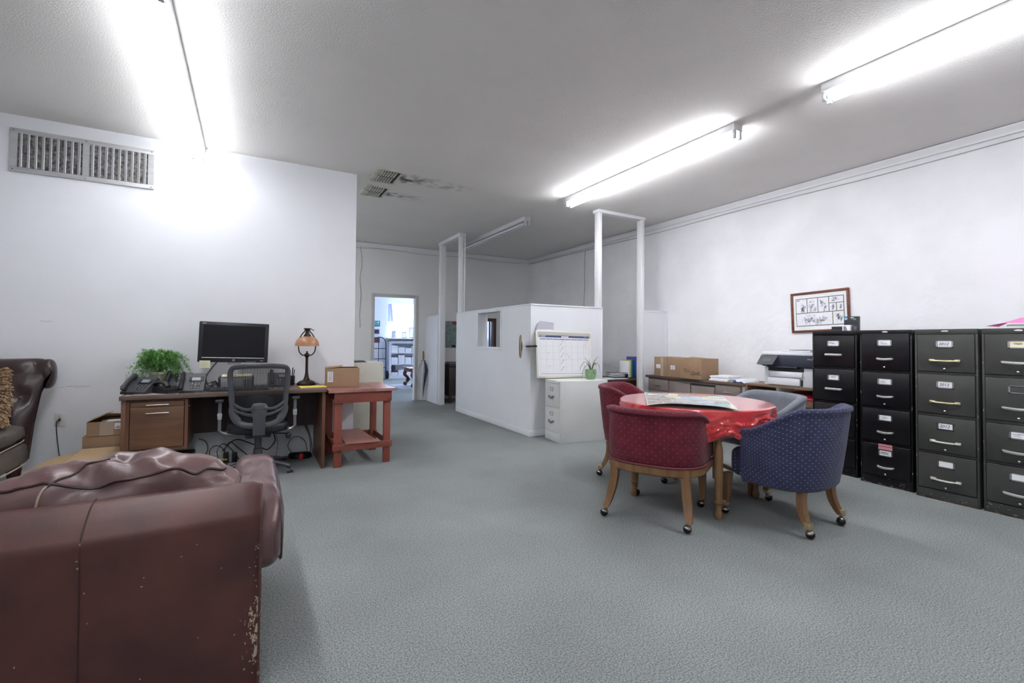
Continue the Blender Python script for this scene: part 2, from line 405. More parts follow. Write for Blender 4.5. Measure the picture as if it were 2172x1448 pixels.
b.tube([(1.80, BY - .006, 2.95), (1.83, BY - .006, 2.62), (1.795, BY - .006, 2.35), (1.82, BY - .006, 2.05), (1.80, BY - .006, 1.7), (1.812, BY - .006, 1.44)], .004, 6, smooth=5)
b.ball((1.812, BY - .008, 1.435), .007, nu=8, nv=6)
tag(b.build('loose_wire', pm('grey_wire', (.27, .26, .25), rough=.6)), 'loose wire hanging down the grey back wall beside the doorway', 'wire')

# ------------------------------------------------------------------ lights
EM = bpy.data.materials.new('lit_tube'); EM.use_nodes = True
_b = EM.node_tree.nodes['Principled BSDF']; _b.inputs['Base Color'].default_value = (.9, .9, .9, 1)
_b.inputs['Emission Color'].default_value = (*TUBE_COL, 1); _b.inputs['Emission Strength'].default_value = TUBE
FIX = pm('fixture_enamel', (.66, .66, .68), rough=.4)
EM2 = EM.copy(); EM2.name = 'fill_lit_tube'; EM2.node_tree.nodes['Principled BSDF'].inputs['Emission Strength'].default_value = TUBE * .80  # weaker emission for the added fill light over the sofa
EM3 = EM.copy(); EM3.name = 'dim_lit_tube'; EM3.node_tree.nodes['Principled BSDF'].inputs['Emission Strength'].default_value = TUBE * .55
DULL = pm('unlit_tube', (.75, .76, .78), rough=.3)
GRN = pm('green_socket', (.05, .30, .16), rough=.5)
def fixture(x, y0, y1, label, lit=True, group=None, z=CE):
    t = thing('fluorescent_light', (x, (y0 + y1) / 2, z), 0, label, 'light', group)
    h = (y1 - y0) / 2
    B().box(-.055, .055, -h, h, -.062, 0, bev=.003).build('housing', FIX, t)
    for sx in (-.033, .033):
        B().cyl((sx, -h + .03, -.098), (sx, h - .03, -.098), .019, seg=12).build('tube', (lit if lit is not True else EM) if lit else DULL, t)
    for sy in (-1, 1):
        for sx in (-.033, .033):
            so = B().box(sx - .014, sx + .014, sy * (h - .014) - .012, sy * (h - .014) + .012, -.125, -.062, bev=.003).build('socket', FIX, t)
            B().cyl((sx, sy * (h - .032) , -.098), (sx, sy * (h - .040), -.098), .0205, seg=12).build('tube_cap', GRN if lit else CHROME, so)
    return t
fixture(-.455, 2.90, 5.338, 'lit twin-tube ceiling light ending at the white wall above the air grille', lit=EM3)
fixture(3.53, 2.46, 4.84, 'lit twin-tube ceiling light in front of the white post frame')
fixture(3.54, -.59, 1.79, 'lit twin-tube ceiling light nearest the filing cabinets')
fixture(3.545, 5.88, 8.26, 'unlit ceiling light with bare tubes behind the partition', lit=False)
fixture(-.455, 5.9, 8.3, 'unseen twin-tube fill light added in the side area behind the white wall')  # added out of view to brighten the back area and partition side
fixture(5.6, 10.6, 13.0, 'unseen twin-tube fill light added in the lobby', z=2.62)  # unseen fixture added to brighten the lobby
fixture(-.455, .42, 2.86, 'unseen twin-tube fill light added over the leather sofa', lit=EM2)  # unseen fixture added as weak fill for the lower left wall
# unseen strip light added as fill over the shop front, behind the camera
fixture(-.455, -2.9, -.5, 'unseen twin-tube fill light added at the shop front behind the camera')


# ------------------------------------------------------------------ air grille and registers
STEEL = pm('brushed_steel', (.58, .59, .59), rough=.4, metal=.35, var=.12, vscale=3, stretch=(1, 1, 12))
SLAT = pm('bright_slat', (.80, .80, .82), rough=.35, metal=.2)
t = thing('air_grille', (-1.265, LW, 2.737), 0, 'steel return air grille with vertical slats high on the white wall', 'vent')
b = B()
W, Hh = .475, .18
b.box(-W, W, -.014, 0, Hh - .04, Hh, bev=.002).box(-W, W, -.014, 0, -Hh, -Hh + .04, bev=.002)
for x0, x1 in ((-W, -W + .045), (-.022, .022), (W - .045, W)): b.box(x0, x1, -.0142, 0, -Hh + .04, Hh - .04)
b.build('frame', STEEL, t)
B().box(-W + .045, -.022, -.004, -.001, -Hh + .04, Hh - .04).box(.022, W - .045, -.004, -.001, -Hh + .04, Hh - .04).build('mesh_screen', pm('dusty_screen', (.30, .285, .27), rough=.7, col2=(.05, .046, .042), vscale=38), t)
for sx in (0, 1):
    x0 = -W + .045 if sx == 0 else .022; x1 = -.022 if sx == 0 else W - .045
    for k in range(9):
        xx = x0 + (x1 - x0) * (k + .5) / 9
        B().box(-.0012, .0012, -.013, .013, -Hh + .041, Hh - .041, M=T(xx, -.016, 0) @ RZ(50)).build('slat', SLAT, t)
for x in (-W + .02, 0, W - .02):
    for z in (-Hh + .018, Hh - .018): B().cyl((x, -.0142, z), (x, -.017, z), .006, seg=8).build('screw', GREYP, t)
REGM = pm('yellowed_enamel', (.66, .65, .55), rough=.5, var=.3, vscale=9)
def register(cx, cy, label):
    t = thing('ceiling_register', (cx, cy, CE), 0, label, 'vent', None)
    b = B(); a, c = .14, .215
    b.box(-a, -a + .055, -c, c, -.012, 0, bev=.003).box(a - .02, a, -c, c, -.012, 0, bev=.003).box(-a + .055, a - .02, -c, -c + .025, -.012, 0).box(-a + .055, a - .02, c - .025, c, -.012, 0)
    b.build('frame', REGM, t)
    B().box(-a + .055, a - .02, -c + .025, c - .025, -.003, -.0005).build('duct_opening', INK, t)
    for k in range(6):
        for sy in (-1, 1):
            yy = sy * (c - .025) / 2
            B().box(-.009, .009, -.085, .085, -.001, .001, M=T(-a + .068 + k * .0295, yy, -.012) @ RY(32)).build('louver', REGM, t)
    return t
register(1.30, 5.232, 'yellowed ceiling register with long dark soot trail, closer to the lit lamp')
register(1.31, 5.835, 'yellowed ceiling register with short soot trail, deeper into the room')

# ------------------------------------------------------------------ outlet
t = thing('wall_outlet', (-1.384, LW, .50), 0, 'almond wall outlet plate beside the tufted leather chair', 'outlet')
B().box(-.036, .036, -.006, 0, -.058, .058, bev=.003).build('plate', pm('almond_plastic', (.62, .60, .56), rough=.4), t)
B().box(-.008, .008, -.010, -.006, .02, .045, bev=.002).build('receptacle', MATS['almond_plastic'], t)
b = B()
b.box(-1.391, -1.377, LW - .036, LW - .0065, .492, .512, bev=.004)
b.tube([(-1.384, LW - .034, .502), (-1.395, LW - .045, .49), (-1.396, LW - .045, .44), (-1.385, LW - .04, .3), (-1.365, LW - .03, .16), (-1.30, LW - .03, .02), (-1.22, LW - .05, .012)], .0035, 6, smooth=5)
tag(b.build('power_cable', CABLE), 'black power cord plugged into the almond wall outlet', 'cord')

# ------------------------------------------------------------------ leather seats
from mathutils import noise
def LEATHER(name, c1, c2, rough=.36, worn=False):
    m = pm(name, c1, rough=rough, col2=c2, vscale=3.2, bump=.10, bscale=170, bdist=.003, spec=.45, detail=6)
    if worn:
        nt = m.node_tree; b = nt.nodes['Principled BSDF']; L = nt.links.new
        tc = nt.nodes.new('ShaderNodeTexCoord'); sp = nt.nodes.new('ShaderNodeSeparateXYZ'); L(tc.outputs['Object'], sp.inputs[0])
        n = nt.nodes.new('ShaderNodeTexNoise'); n.inputs['Scale'].default_value = 62; n.inputs['Detail'].default_value = 4; n.inputs['Roughness'].default_value = .7
        mp = nt.nodes.new('ShaderNodeMapping'); mp.inputs['Scale'].default_value = (1.3, 1, .6); L(tc.outputs['Object'], mp.inputs[0]); L(mp.outputs[0], n.inputs['Vector'])
        mx_ = nt.nodes.new('ShaderNodeMapRange'); mx_.inputs['From Min'].default_value = -.075; mx_.inputs['From Max'].default_value = -.012; L(sp.outputs['X'], mx_.inputs[0])
        dz = nt.nodes.new('ShaderNodeMath'); dz.operation = 'SUBTRACT'; dz.inputs[1].default_value = .19; L(sp.outputs['Z'], dz.inputs[0])
        ab = nt.nodes.new('ShaderNodeMath'); ab.operation = 'ABSOLUTE'; L(dz.outputs[0], ab.inputs[0])
        mz = nt.nodes.new('ShaderNodeMapRange'); mz.inputs['From Min'].default_value = .23; mz.inputs['From Max'].default_value = .05; L(ab.outputs[0], mz.inputs[0])
        ml = nt.nodes.new('ShaderNodeMath'); ml.operation = 'MULTIPLY'; L(mx_.outputs[0], ml.inputs[0]); L(mz.outputs[0], ml.inputs[1])
        sc = nt.nodes.new('ShaderNodeMath'); sc.operation = 'MULTIPLY_ADD'; sc.inputs[1].default_value = .30; sc.inputs[2].default_value = 0; L(ml.outputs[0], sc.inputs[0])
        ad = nt.nodes.new('ShaderNodeMath'); ad.operation = 'ADD'; L(n.outputs['Fac'], ad.inputs[0]); L(sc.outputs[0], ad.inputs[1])
        gt = nt.nodes.new('ShaderNodeMapRange'); gt.inputs['From Min'].default_value = .755; gt.inputs['From Max'].default_value = .775; L(ad.outputs[0], gt.inputs[0])
        mx = nt.nodes.new('ShaderNodeMix'); mx.data_type = 'RGBA'; mx.inputs['B'].default_value = (.52, .42, .31, 1)
        old = b.inputs['Base Color'].links[0].from_socket
        L(gt.outputs[0], mx.inputs['Factor']); L(old, mx.inputs['A']); L(mx.outputs['Result'], b.inputs['Base Color'])
    return m
LB = LEATHER('sofa_leather_back', (.105, .034, .025), (.050, .017, .016), .46, worn=True)
LC = LEATHER('sofa_leather_cushion', (.180, .108, .104), (.095, .050, .049), .31)
LT = LEATHER('tufted_leather', (.060, .040, .038), (.028, .017, .018), .30)
LSEAT = LEATHER('tufted_leather_seat', (.150, .125, .110), (.085, .068, .060), .45)
PIPE = pm('leather_piping', (.035, .014, .013), rough=.5)
PIPE2 = pm('tan_piping', (.38, .32, .25), rough=.6)
t = thing('leather_sofa', (.052, 1.852, 0), 0, 'worn reddish brown leather sofa seen from behind, beige scuffs on its corner', 'sofa')
prof = [(0, .004), (0, .2), (-.003, .4), (-.004, .57), (-.003, .592), (.002, .600), (.026, .632), (.055, .662), (.080, .676), (.11, .680), (.15, .66), (.17, .60), (.17, .3), (.17, .004)]
b = B(); rs = []
for k in range(61):
    u = k / 60; x = -1.9 * (1 - u)
    sh = 1 - max(0, (x + .03) / .03) ** 2 * .06 if x > -.03 else 1
    ring = []
    for (y, z) in prof:
        wv = noise.noise(Vector((x * 2.2, z * 3.1, .3))) * .010 * (1 if y < .05 and z < .6 else .35)
        ring.append((x, .085 + (y - .085) * sh + wv, z * (1 - (1 - sh) * .3) + wv * .5))
    rs.append(ring)
b.rings(rs); b.build('back_panel', LB, t, sharp=50)
b = B()
b.tube([(-.005, -.004, z) for z in (.008, .2, .4, .585)] + [(-.004, .022, .633), (-.003, .07, .676)], .0045, 6, smooth=3)
b.build('corner_piping', pm('scuffed_piping', (.075, .03, .024), rough=.6, col2=(.34, .24, .16), vscale=26, lo=.30, hi=.42), t)
B().tube([(-.478, -.0045, z) for z in (.008, .2, .4, .585)] + [(-.476, .020, .630), (-.472, .062, .670), (-.47, .12, .682)], .0018, 6, smooth=3).build('seam', PIPE, t)
_fl = B(); _rf = random.Random(17)
for fx, fz in [(-.479, .584), (-.485, .537), (-.483, .515), (-.326, .45), (-.467, .438), (-.459, .346), (-.189, .525), (-.099, .491), (-.331, .423), (-.612, .269), (-.078, .203), (-.061, .245), (-.329, .14), (-.18, .223), (-.23, .495), (-.119, .432)] + [(-.012 - abs(_rf.gauss(0, .012)), _rf.uniform(.05, .5)) for _ in range(22)]:
    wv = noise.noise(Vector((fx * 2.2, fz * 3.1, .3))) * .010
    _fl.ball((fx, wv - .0035, fz), _rf.uniform(.0012, .004), .0016, _rf.uniform(.001, .0035), nu=7, nv=5)
o = _fl.build('scuff_flecks', pm('pale_fleck', (.30, .22, .18), rough=.7), t); o['kind'] = 'stuff'
def wrinkle(amp, f, sd):
    def fn(p):
        q = Vector((p.x * f, p.y * f * 1.4, p.z * f * 1.7 + sd))
        d = noise.noise(q) * amp + noise.noise(q * 2.7) * amp * .5 - abs(noise.noise(Vector((q.x * 2.2 + q.z * 1.6, q.y * 2, q.z * 1.2 - q.x)))) * amp * .9 - abs(noise.noise(q * 1.3 + Vector((5, 1, 2)))) * amp * 1.2
        n = p.normalized()
        return p + n * d
    return fn
def sofa_cushion(cx, hw, sd, dz=0.0):
    c = B().ball((cx, .275, .575 + dz), hw, .12, .215, e1=.68, e2=.62, nu=90, nv=44, fn=wrinkle(.024, 4.4, sd)).build('back_cushion', LC, t, sharp=80)
    fn = wrinkle(.024, 4.4, sd); sp = lambda v, e: math.copysign(abs(v) ** e, v)
    def sf(a, b_):
        p = fn(Vector((hw * sp(math.cos(b_), .68) * sp(math.cos(a), .62), .12 * sp(math.cos(b_), .68) * sp(math.sin(a), .62), .215 * sp(math.sin(b_), .68))))
        return p * 1.012 + Vector((cx, .275, .575 + dz))
    B().tube([sf(PI * 1.03 + PI * .94 * k / 60, .58 + .10 * math.sin(PI * k / 60) + .05 * math.sin(k * .4)) for k in range(61)], .0048, 6).build('piping', PIPE, c)
    B().tube([sf(PI * 1.39, -.2 + .82 * k / 14) for k in range(15)], .0035, 6).build('seam', PIPE2, c)
    B().tube([sf(PI * 1.39, .60 + .9 * k / 14) for k in range(15)], .0035, 6).build('seam', PIPE, c)
    return c
sofa_cushion(-.437, .368, 1.7)
sofa_cushion(-1.20, .42, 5.2, -.035)
ar = B().ball((-.015, .50, .485), .098, .50, .150, e1=.62, e2=.45, nu=80, nv=36, fn=wrinkle(.010, 6.5, 9.1)).build('arm_pad', LC, t, sharp=80)
B().tube([(.062, .50 + .485 * math.copysign(abs(math.cos(a)) ** .5, math.cos(a)), .485 + .118 * math.copysign(abs(math.sin(a)) ** .62, math.sin(a))) for a in [2 * PI * k / 48 for k in range(48)]], .004, 6, loop=True).build('piping', PIPE, ar)
B().box(-.13, .0, .03, .93, .04, .42, bev=.02).build('arm_panel', LB, t)
B().box(-1.9, -.13, .17, .95, .05, .30, bev=.03).build('seat_base', LB, t)
for k in range(2): B().ball((-.56 - .88 * k, .63, .38), .43, .33, .085, e1=.4, e2=.35, nu=40, nv=14).build('seat_cushion', LC, t)
for x in (-.06, -1.84):
    for y in (.06, .88): B().cyl((x, y, 0), (x, y, .05), .025, .03, 10).build('foot', DARKW, t)

# tufted chair by the wall
t = thing('tufted_chair', (-1.86, 4.85, 0), 0, 'dark brown button-tufted leather chair with scrolled back against the white wall', 'chair')
btn = [(-.42, .74), (-.14, .74), (.20, .80), (.38, .70), (-.28, .90), (.02, .90), (.30, .94), (.06, .60), (-.2, .6)]
btn = [(-.44, .73), (-.06, .73), (.345, .735), (-.25, .90), (.165, .865), (.40, .985), (.0, 1.0), (-.42, 1.0), (.165, .58), (-.25, .58)]
def dimple(x, z):
    d = 0
    for bx, bz in btn: d += .045 * math.exp(-((x - bx) ** 2 + (z - bz) ** 2) / .0020) + .035 * math.exp(-((x - bx) ** 2 + (z - bz) ** 2) / .02)
    return d
prof = []
for k in range(15): z = .34 + (.93 - .34) * k / 14; prof.append((.02 + .10 * (k / 14) ** 2, z, 1))
for k in range(1, 11): a = PI - PI * 1.15 * k / 10; prof.append((.20 + .08 * math.cos(a), .945 + .085 * math.sin(a), .6))
prof += [(.235, .86, 0), (.21, .6, 0), (.17, .3, 0), (.13, .26, 0)]
b = B(); rs = []
for k in range(81):
    u = k / 80
    ring = []
    for (y, z, d) in prof:
        xr = .40 + .075 * max(0, min(1, (z - .3) / .62)) ** 1.4 + (.03 if z > .9 else 0)
        x = -.62 + (xr + .62) * u
        e = max(0, (u - .90) / .10); q = math.sqrt(max(0, 1 - e * e))
        yy = .12 + (y - .12) * (.25 + .75 * q) + (.03 * e if d else 0); zz = z if z < .9 else .92 + (z - .92) * (.35 + .65 * q)
        ring.append((x, yy + dimple(x, z) * d - .02 * d * math.sin(min(1, (z - .3) / .6) * PI) * (1 - e), zz))
    rs.append(ring)
b.rings(rs); bk = b.build('tufted_back', LT, t, sharp=60)
for bx, bz in btn:
    if bz < .99: B().ball((bx, .055 + .10 * ((bz - .34) / .59) ** 2, bz), .011, .008, .011, nu=10, nv=8).build('button', pm('leather_button', (.10, .07, .065), rough=.3), t)
B().ball((.462, .235, .905), .050, .075, .118, e1=.8, e2=.8, nu=28, nv=16).build('scroll', LT, t)
b = B()
for k in range(16):
    z = .27 + .26 * k / 15; x = .405 + .078 * max(0, (z - .3) / .62) ** 1.4
    b.ball((x, .10, z), .0032, nu=6, nv=4)
o = b.build('nailhead_trim', pm('dull_nails', (.30, .25, .2), rough=.4, metal=.5), t); o['kind'] = 'stuff'
B().ball((-.10, -.135, .475), .50, .32, .085, e1=.55, e2=.35, nu=80, nv=24, fn=wrinkle(.010, 7, 3)).build('seat_cushion', LSEAT, t, sharp=80)
B().tube([(-.1 + .49 * math.copysign(abs(math.cos(a)) ** .35, math.cos(a)), -.135 + .322 * math.copysign(abs(math.sin(a)) ** .35, math.sin(a)),   .408 + .012 * math.sin(3 * a)) for a in [2 * PI * k / 60 for k in range(60)]], .0045, 8, loop=True).build('piping', PIPE2, t)
B().box(-.60, .395, -.43, .16, .235, .40, bev=.03).build('seat_rail', LSEAT, t)
B().tube([(-.1 + .50 * math.copysign(abs(math.cos(a)) ** .3, math.cos(a)), -.135 + .295 * math.copysign(abs(math.sin(a)) ** .3, math.sin(a)), .238) for a in [2 * PI * k / 60 for k in range(60)]], .006, 8, loop=True).build('lower_piping', PIPE2, t)
for x, y in ((.33, -.34), (-.53, -.34), (.33, .08), (-.53, .08)):
    B().lathe([(.018, 0), (.026, .02), (.024, .06), (.04, .16), (.046, .21), (.03, .24)], (x, y, 0), 12).build('leg', pm('mahogany_leg', (.06, .018, .012), rough=.3), t)
# shaggy pillow
b = B()
pc = Vector((-1.745, 4.68, .775))
rp = random.Random(3)
b.ball(pc, .235, .075, .20, e1=.5, e2=.6, nu=36, nv=18)
for k in range(1500):
    a = rp.uniform(0, 2 * PI); z = rp.uniform(-1, 1)
    d = Vector((.235 * math.copysign(abs(math.cos(a)) ** .55, math.cos(a)), -.08 * rp.uniform(.3, 1) * abs(math.sin(a)) ** .5, .20 * z)) 
    if rp.random() < .45: d = Vector((rp.choice((-1, 1)) * .235, rp.uniform(-.06, .05), .2 * z))
    p = pc + d; n = (d + Vector((0, -.03, 0))).normalized()
    e = p + n * .022 + Vector((rp.uniform(-.015, .015), rp.uniform(-.012, .004), -.014))
    b.tube([p - n * .01, (p + e) / 2 + n * .008, e], [.007, .006, .002], 4)
tag(b.build('shaggy_pillow', pm('tan_shag', (.42, .28, .165), rough=.9, col2=(.20, .115, .06), vscale=24), sharp=60), 'shaggy tan throw pillow on the tufted leather chair', 'pillow')

# ------------------------------------------------------------------ cartons beside the desk
t = thing('cardboard_box', (-1.01, 5.18, .385), 2, 'open brown carton with raised flaps, topmost of the stack beside the desk', 'box', None)
b = B(); W, D, H2 = .142, .12, .115
b.box(-W, W, -D, -D + .004, 0, H2).box(-W, W, D - .004, D, 0, H2).box(-W, -W + .004, -D + .004, D - .004, 0, H2).box(W - .004, W, -D + .004, D - .004, 0, H2).box(-W + .004, W - .004, -D + .004, D - .004, 0, .004)
b.build('carton', CARD, t)
B().poly([(-W, -D, H2), (-W, D, H2), (-W + .13, D - .01, H2 + .055), (-W + .12, -D + .02, H2 + .058)], (0, 0, .003)).build('flap', CARD, t)
B().poly([(-W + .01, D, H2), (W, D, H2), (W - .02, D - .10, H2 + .035), (-W + .10, D - .10, H2 + .05)], (0, 0, .003)).build('flap', CARD, t)
B().box(-.06, .03, -D - .0008, -D, 0, H2).build('tape', TAPE, t)
B().box(.035, .082, -D - .0016, -D - .0008, .05, .098).build('label', PAPER, t)
B().box(.090, .138, -D - .0016, -D - .0008, .034, .112).build('label', PAPER, t)
b = B()
for k in range(6): b.box(.094, .134, -D - .0022, -D - .0016, .095 - k * .009, .099 - k * .009)
scribble(b, .038, .078, .058, .092, 6, T(0, -D - .002, 0), r=.0009)
b.build('label_print', INK, t)
B().box(-.07, .06, -.07, .06, .085, .10, M=RX(12)).build('packing_paper', PAPER, t)
b = B(); b.box(-1.175, -.885, 5.065, 5.32, .272, .384, bev=.003)
t = thing('cardboard_box', (0, 0, 0), 0, 'plain brown carton sandwiched in the stack beside the desk', 'box'); b.build('carton', CARD, t)
B().box(-.905, -.888, 5.062, 5.0648, .30, .345).build('label', PAPER, t)
t = thing('cardboard_box', (0, 0, 0), 0, 'wide pale carton with a hanging flap under the other cartons by the desk', 'box')
b = B()
b.rings([[(-1.195, 4.77, z0), (-.882, 4.77, z0 + 0), (-.882, 5.30, z1), (-1.185, 5.30, z1)] for z0, z1 in ((0, 0), (.235, .262), (.246, .270))])
b.build('carton', CARD, t, sharp=20)
B().poly([(-1.20, 4.76, .247), (-.882, 4.76, .252), (-.882, 5.055, .285), (-1.17, 5.055, .285)], (0, 0, .004)).build('top_flap', CARD2, t)
B().poly([(-1.20, 4.77, .246), (-1.185, 5.10, .262), (-1.34, 5.06, .235), (-1.43, 4.93, .195), (-1.44, 4.79, .185)], (0, 0, .004)).build('side_flap', CARD2, t)
B().box(-1.19, -.89, 4.7665, 4.7695, .19, .24).build('tape', TAPE, t)

# ------------------------------------------------------------------ desk
t = thing('desk', (0, 0, 0), 0, 'long walnut desk with one drawer pedestal along the white wall', 'desk')
B().box(-.872, .638, 4.655, 5.325, .708, .742, bev=.003).build('desktop', [DESKT], t)
B().box(-.862, -.832, 4.68, 5.32, 0, .708, bev=.002).build('end_panel', DESKV, t)
B().box(.603, .633, 4.68, 5.32, 0, .708, bev=.002).build('end_panel', DESKV, t)
b = B(); b.box(-.832, -.812, 4.69, 5.2, .29, .70).box(-.452, -.43, 4.69, 5.2, .29, .70).box(-.812, -.452, 4.70, 5.2, .29, .315).box(-.812, -.452, 5.18, 5.2, .315, .70).box(-.812, -.452, 4.70, 5.18, .688, .70)
b.build('pedestal', DESKV, t)
def desk_drawer(z0, z1, hz):
    d = B().box(-.806, -.457, 4.684, 5.15, z0, z1, bev=.002).build('drawer', DESKW, t)
    b = B(); b.cyl((-.705, 4.66, hz), (-.555, 4.66, hz), .0045, seg=8)
    for x in (-.70, -.56): b.cyl((x, 4.684, hz), (x, 4.66, hz), .004, seg=8)
    b.build('handle', CHROME, d)
desk_drawer(.640, .685, .664); desk_drawer(.318, .632, .598)
B().box(-.807, -.456, 4.685, 5.1, .6335, .6385).build('rail', BRASS, t)
B().cyl((-.4295, 4.75, .635), (-.424, 4.75, .635), .008, seg=10).build('lock', CHROME, t)
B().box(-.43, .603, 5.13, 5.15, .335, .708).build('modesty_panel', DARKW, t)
# ------------------------------------------------------------------ on the desk
DZT = .7425
b = B()
for k in range(3): b.poly([(-.85 + .01 * k, 4.675 + .006 * k, DZT + .0012 * k), (-.50, 4.675 + .008 * k, DZT + .0012 * k), (-.49, 4.90, DZT + .0012 * k), (-.83 + .02 * k, 4.92, DZT + .0012 * k)], (0, 0, .001))
tag(b.build('newspaper', pm('newsprint', (.44, .37, .34), rough=.9, var=.3, vscale=30)), 'folded newspaper under the desk phones', 'newspaper')
# asparagus fern in a pale pot
t = thing('potted_fern', (-.685, 5.13, DZT), 0, 'feathery green fern in a pale pot behind the desk phones', 'plant')
B().lathe([(.05, 0), (.055, .01), (.07, .13), (.078, .14), (.078, .16), (.066, .16), (.062, .13)], seg=20).build('pot', pm('pale_pot', (.58, .50, .42), rough=.6), t)
rf = random.Random(11); bl = [B(), B()]
sb = B()
for s_ in range(170):
    a = rf.uniform(0, 2 * PI); ln = rf.uniform(.09, .235) * (1.0 if rf.random() < .8 else .75)
    rise = rf.uniform(.05, .185) * (1.15 - ln); dr = rf.uniform(.0, .15)
    ex, ey = math.cos(a), math.sin(a) * (.6 if math.sin(a) < 0 else .55)
    P = [Vector((0, 0, .15)), Vector((ex * ln * .3, ey * ln * .3, .15 + rise * .75)), Vector((ex * ln * .7, ey * ln * .7, .15 + rise)), Vector((ex * ln, ey * ln, .15 + rise - dr))]
    pts = spline(P, 5)
    if s_ < 60: sb.tube(pts, .0012, 3)
    for i in range(3, len(pts)):
        for q in range(5):
            d = Vector((rf.uniform(-1, 1), rf.uniform(-1, 1), rf.uniform(-.3, 1))).normalized() * rf.uniform(.016, .034)
            sd = d.cross(Vector((0, 0, 1))); sd = sd.normalized() * .0026 if sd.length > 1e-5 else Vector((.002, 0, 0))
            bb = bl[0 if rf.random() < .6 else 1]
            bb.poly([pts[i] - sd * .4, pts[i] + d * .55 - sd, pts[i] + d, pts[i] + d * .55 + sd])
            for _ in range(2):
                e = pts[i] + d * rf.uniform(.3, .9); d2 = (d + Vector((rf.uniform(-1, 1), rf.uniform(-1, 1), rf.uniform(-.5, 1))) * .02).normalized() * .014
                bb.poly([e, e + d2 * .6 + sd * .7, e + d2, e + d2 * .6 - sd * .7])
sb.build('stems', pm('fern_stem', (.14, .22, .06), rough=.6), t)
f1 = bl[0].build('foliage', pm('fern_green', (.17, .43, .10), rough=.55, var=.35, vscale=20), t, smooth=False); f1['kind'] = 'stuff'
f2 = bl[1].build('foliage', pm('fern_green_light', (.32, .60, .22), rough=.55), t, smooth=False); f2['kind'] = 'stuff'

# desk phones
def phone(loc, rz, label, tilt=38, handset=True, name='desk_phone'):
    t = thing(name, loc, rz, label, 'phone', None)
    M = RX(tilt)
    b = B(); b.rings([[(x, -.095, .0), (x, .06, .0), (x, .075, .012), (x, .075 - .0, .02 + .13 * math.sin(math.radians(tilt)) * 1.1), (x, .055, .03 + .14 * math.sin(math.radians(tilt)) * 1.1), (x, -.095, .018)] for x in (-.095, -.09, .09, .095)])
    b.build('base', DGREYP, t, sharp=30)
    ang = math.atan2(.012 + .14 * math.sin(math.radians(tilt)) * 1.1, .15)
    M = T(0, -.095, .0185) @ Matrix.Rotation(ang, 4, 'X')
    B().box(-.02, .085, .105, .155, 0, .004, bev=.002, M=M).build('bezel', BLACKP, t)
    B().box(.0, .06, .112, .148, .004, .005, M=M).build('screen', pm('lcd_grey', (.26, .26, .30), rough=.2), t)
    b = B()
    for r_ in range(4):
        for c_ in range(3): b.box(.0 + c_ * .024, .016 + c_ * .024, .022 + r_ * .017, .032 + r_ * .017, .0, .004, bev=.0015, M=M, seg=1)
    for c_ in range(4): b.box(-.015 + c_ * .024, .003 + c_ * .024, .092, .099, 0, .003, M=M)
    for r_ in range(3): b.box(-.018, -.008, .11 + r_ * .014, .12 + r_ * .014, 0, .005, M=M)
    b.build('keypad', BLACKP, t)
    b = B()
    for r_ in range(4):
        for c_ in range(3): b.box(.005 + c_ * .024, .011 + c_ * .024, .025 + r_ * .017, .029 + r_ * .017, .004, .0044, M=M)
    b.build('key_digits', WHITEP, t)
    if handset:
        h = B()
        pts = [M @ Vector(p) for p in ((-.064, -.002, .022), (-.064, .02, .032), (-.064, .08, .042), (-.064, .14, .036), (-.064, .168, .026))]
        h.tube(pts, [.022, .025, .020, .020, .025, .022], 12, smooth=3, flat=(1.15, .75))
        h.build('handset', BLACKP, t)
        c = B(); pts = []
        for k in range(90): pts.append((-.075 + .0012 * k + .009 * math.cos(k * 1.1), -.118 + .009 * math.sin(k * 1.1) * .4 + .012 * math.sin(k * .07), .0085 + .007 * math.sin(k * 1.1)))
        c.tube(pts, .0018, 5).build('coiled_cord', CABLE, t)
    return t
phone((-.765, 4.845, DZT + .004), -26, 'grey desk phone nearest the end of the desk, its handset tilted')
phone((-.42, 4.84, DZT), -3, 'grey desk phone next to the monitor, upright handset and keypad', tilt=52)
phone((-.535, 5.02, DZT), -10, 'desk phone with a bright reflection behind the low conference phone', tilt=50)
phone((.26, 5.10, DZT), 0, 'desk phone seen through the mesh back of the office chair')
t = thing('desk_phone', (-.575, 4.80, DZT + .004), 42, 'low black desk phone lying flat between the two upright phones', 'phone')
b = B(); b.rings([[(x, -.085, .0), (x, .09, .0), (x, .09, .05), (x, -.085, .034)] for x in (-.085, -.08, .08, .085)]); b.build('base', BLACKP, t, sharp=30)
B().tube([(-.055, -.07, .055), (-.055, -.04, .078), (-.055, .02, .088), (-.055, .07, .075), (-.055, .085, .06)], [.02, .024, .02, .02, .024, .02], 12, smooth=3, flat=(1.1, .7)).build('handset', BLACKP, t)
b = B()
for r_ in range(4):
    for c_ in range(3): b.box(-.01 + c_ * .026, .006 + c_ * .026, -.06 + r_ * .02, -.048 + r_ * .02, .034, .046 + r_ * .002, bev=.001, seg=1)
b.build('keypad', DGREYP, t)
c = B(); c.tube([(-.08 + .0016 * k + .008 * math.cos(k * 1.2), -.12 + .004 * math.sin(k * 1.2), .0085 + .007 * math.sin(k * 1.2)) for k in range(80)], .0018, 5).build('coiled_cord', CABLE, t)

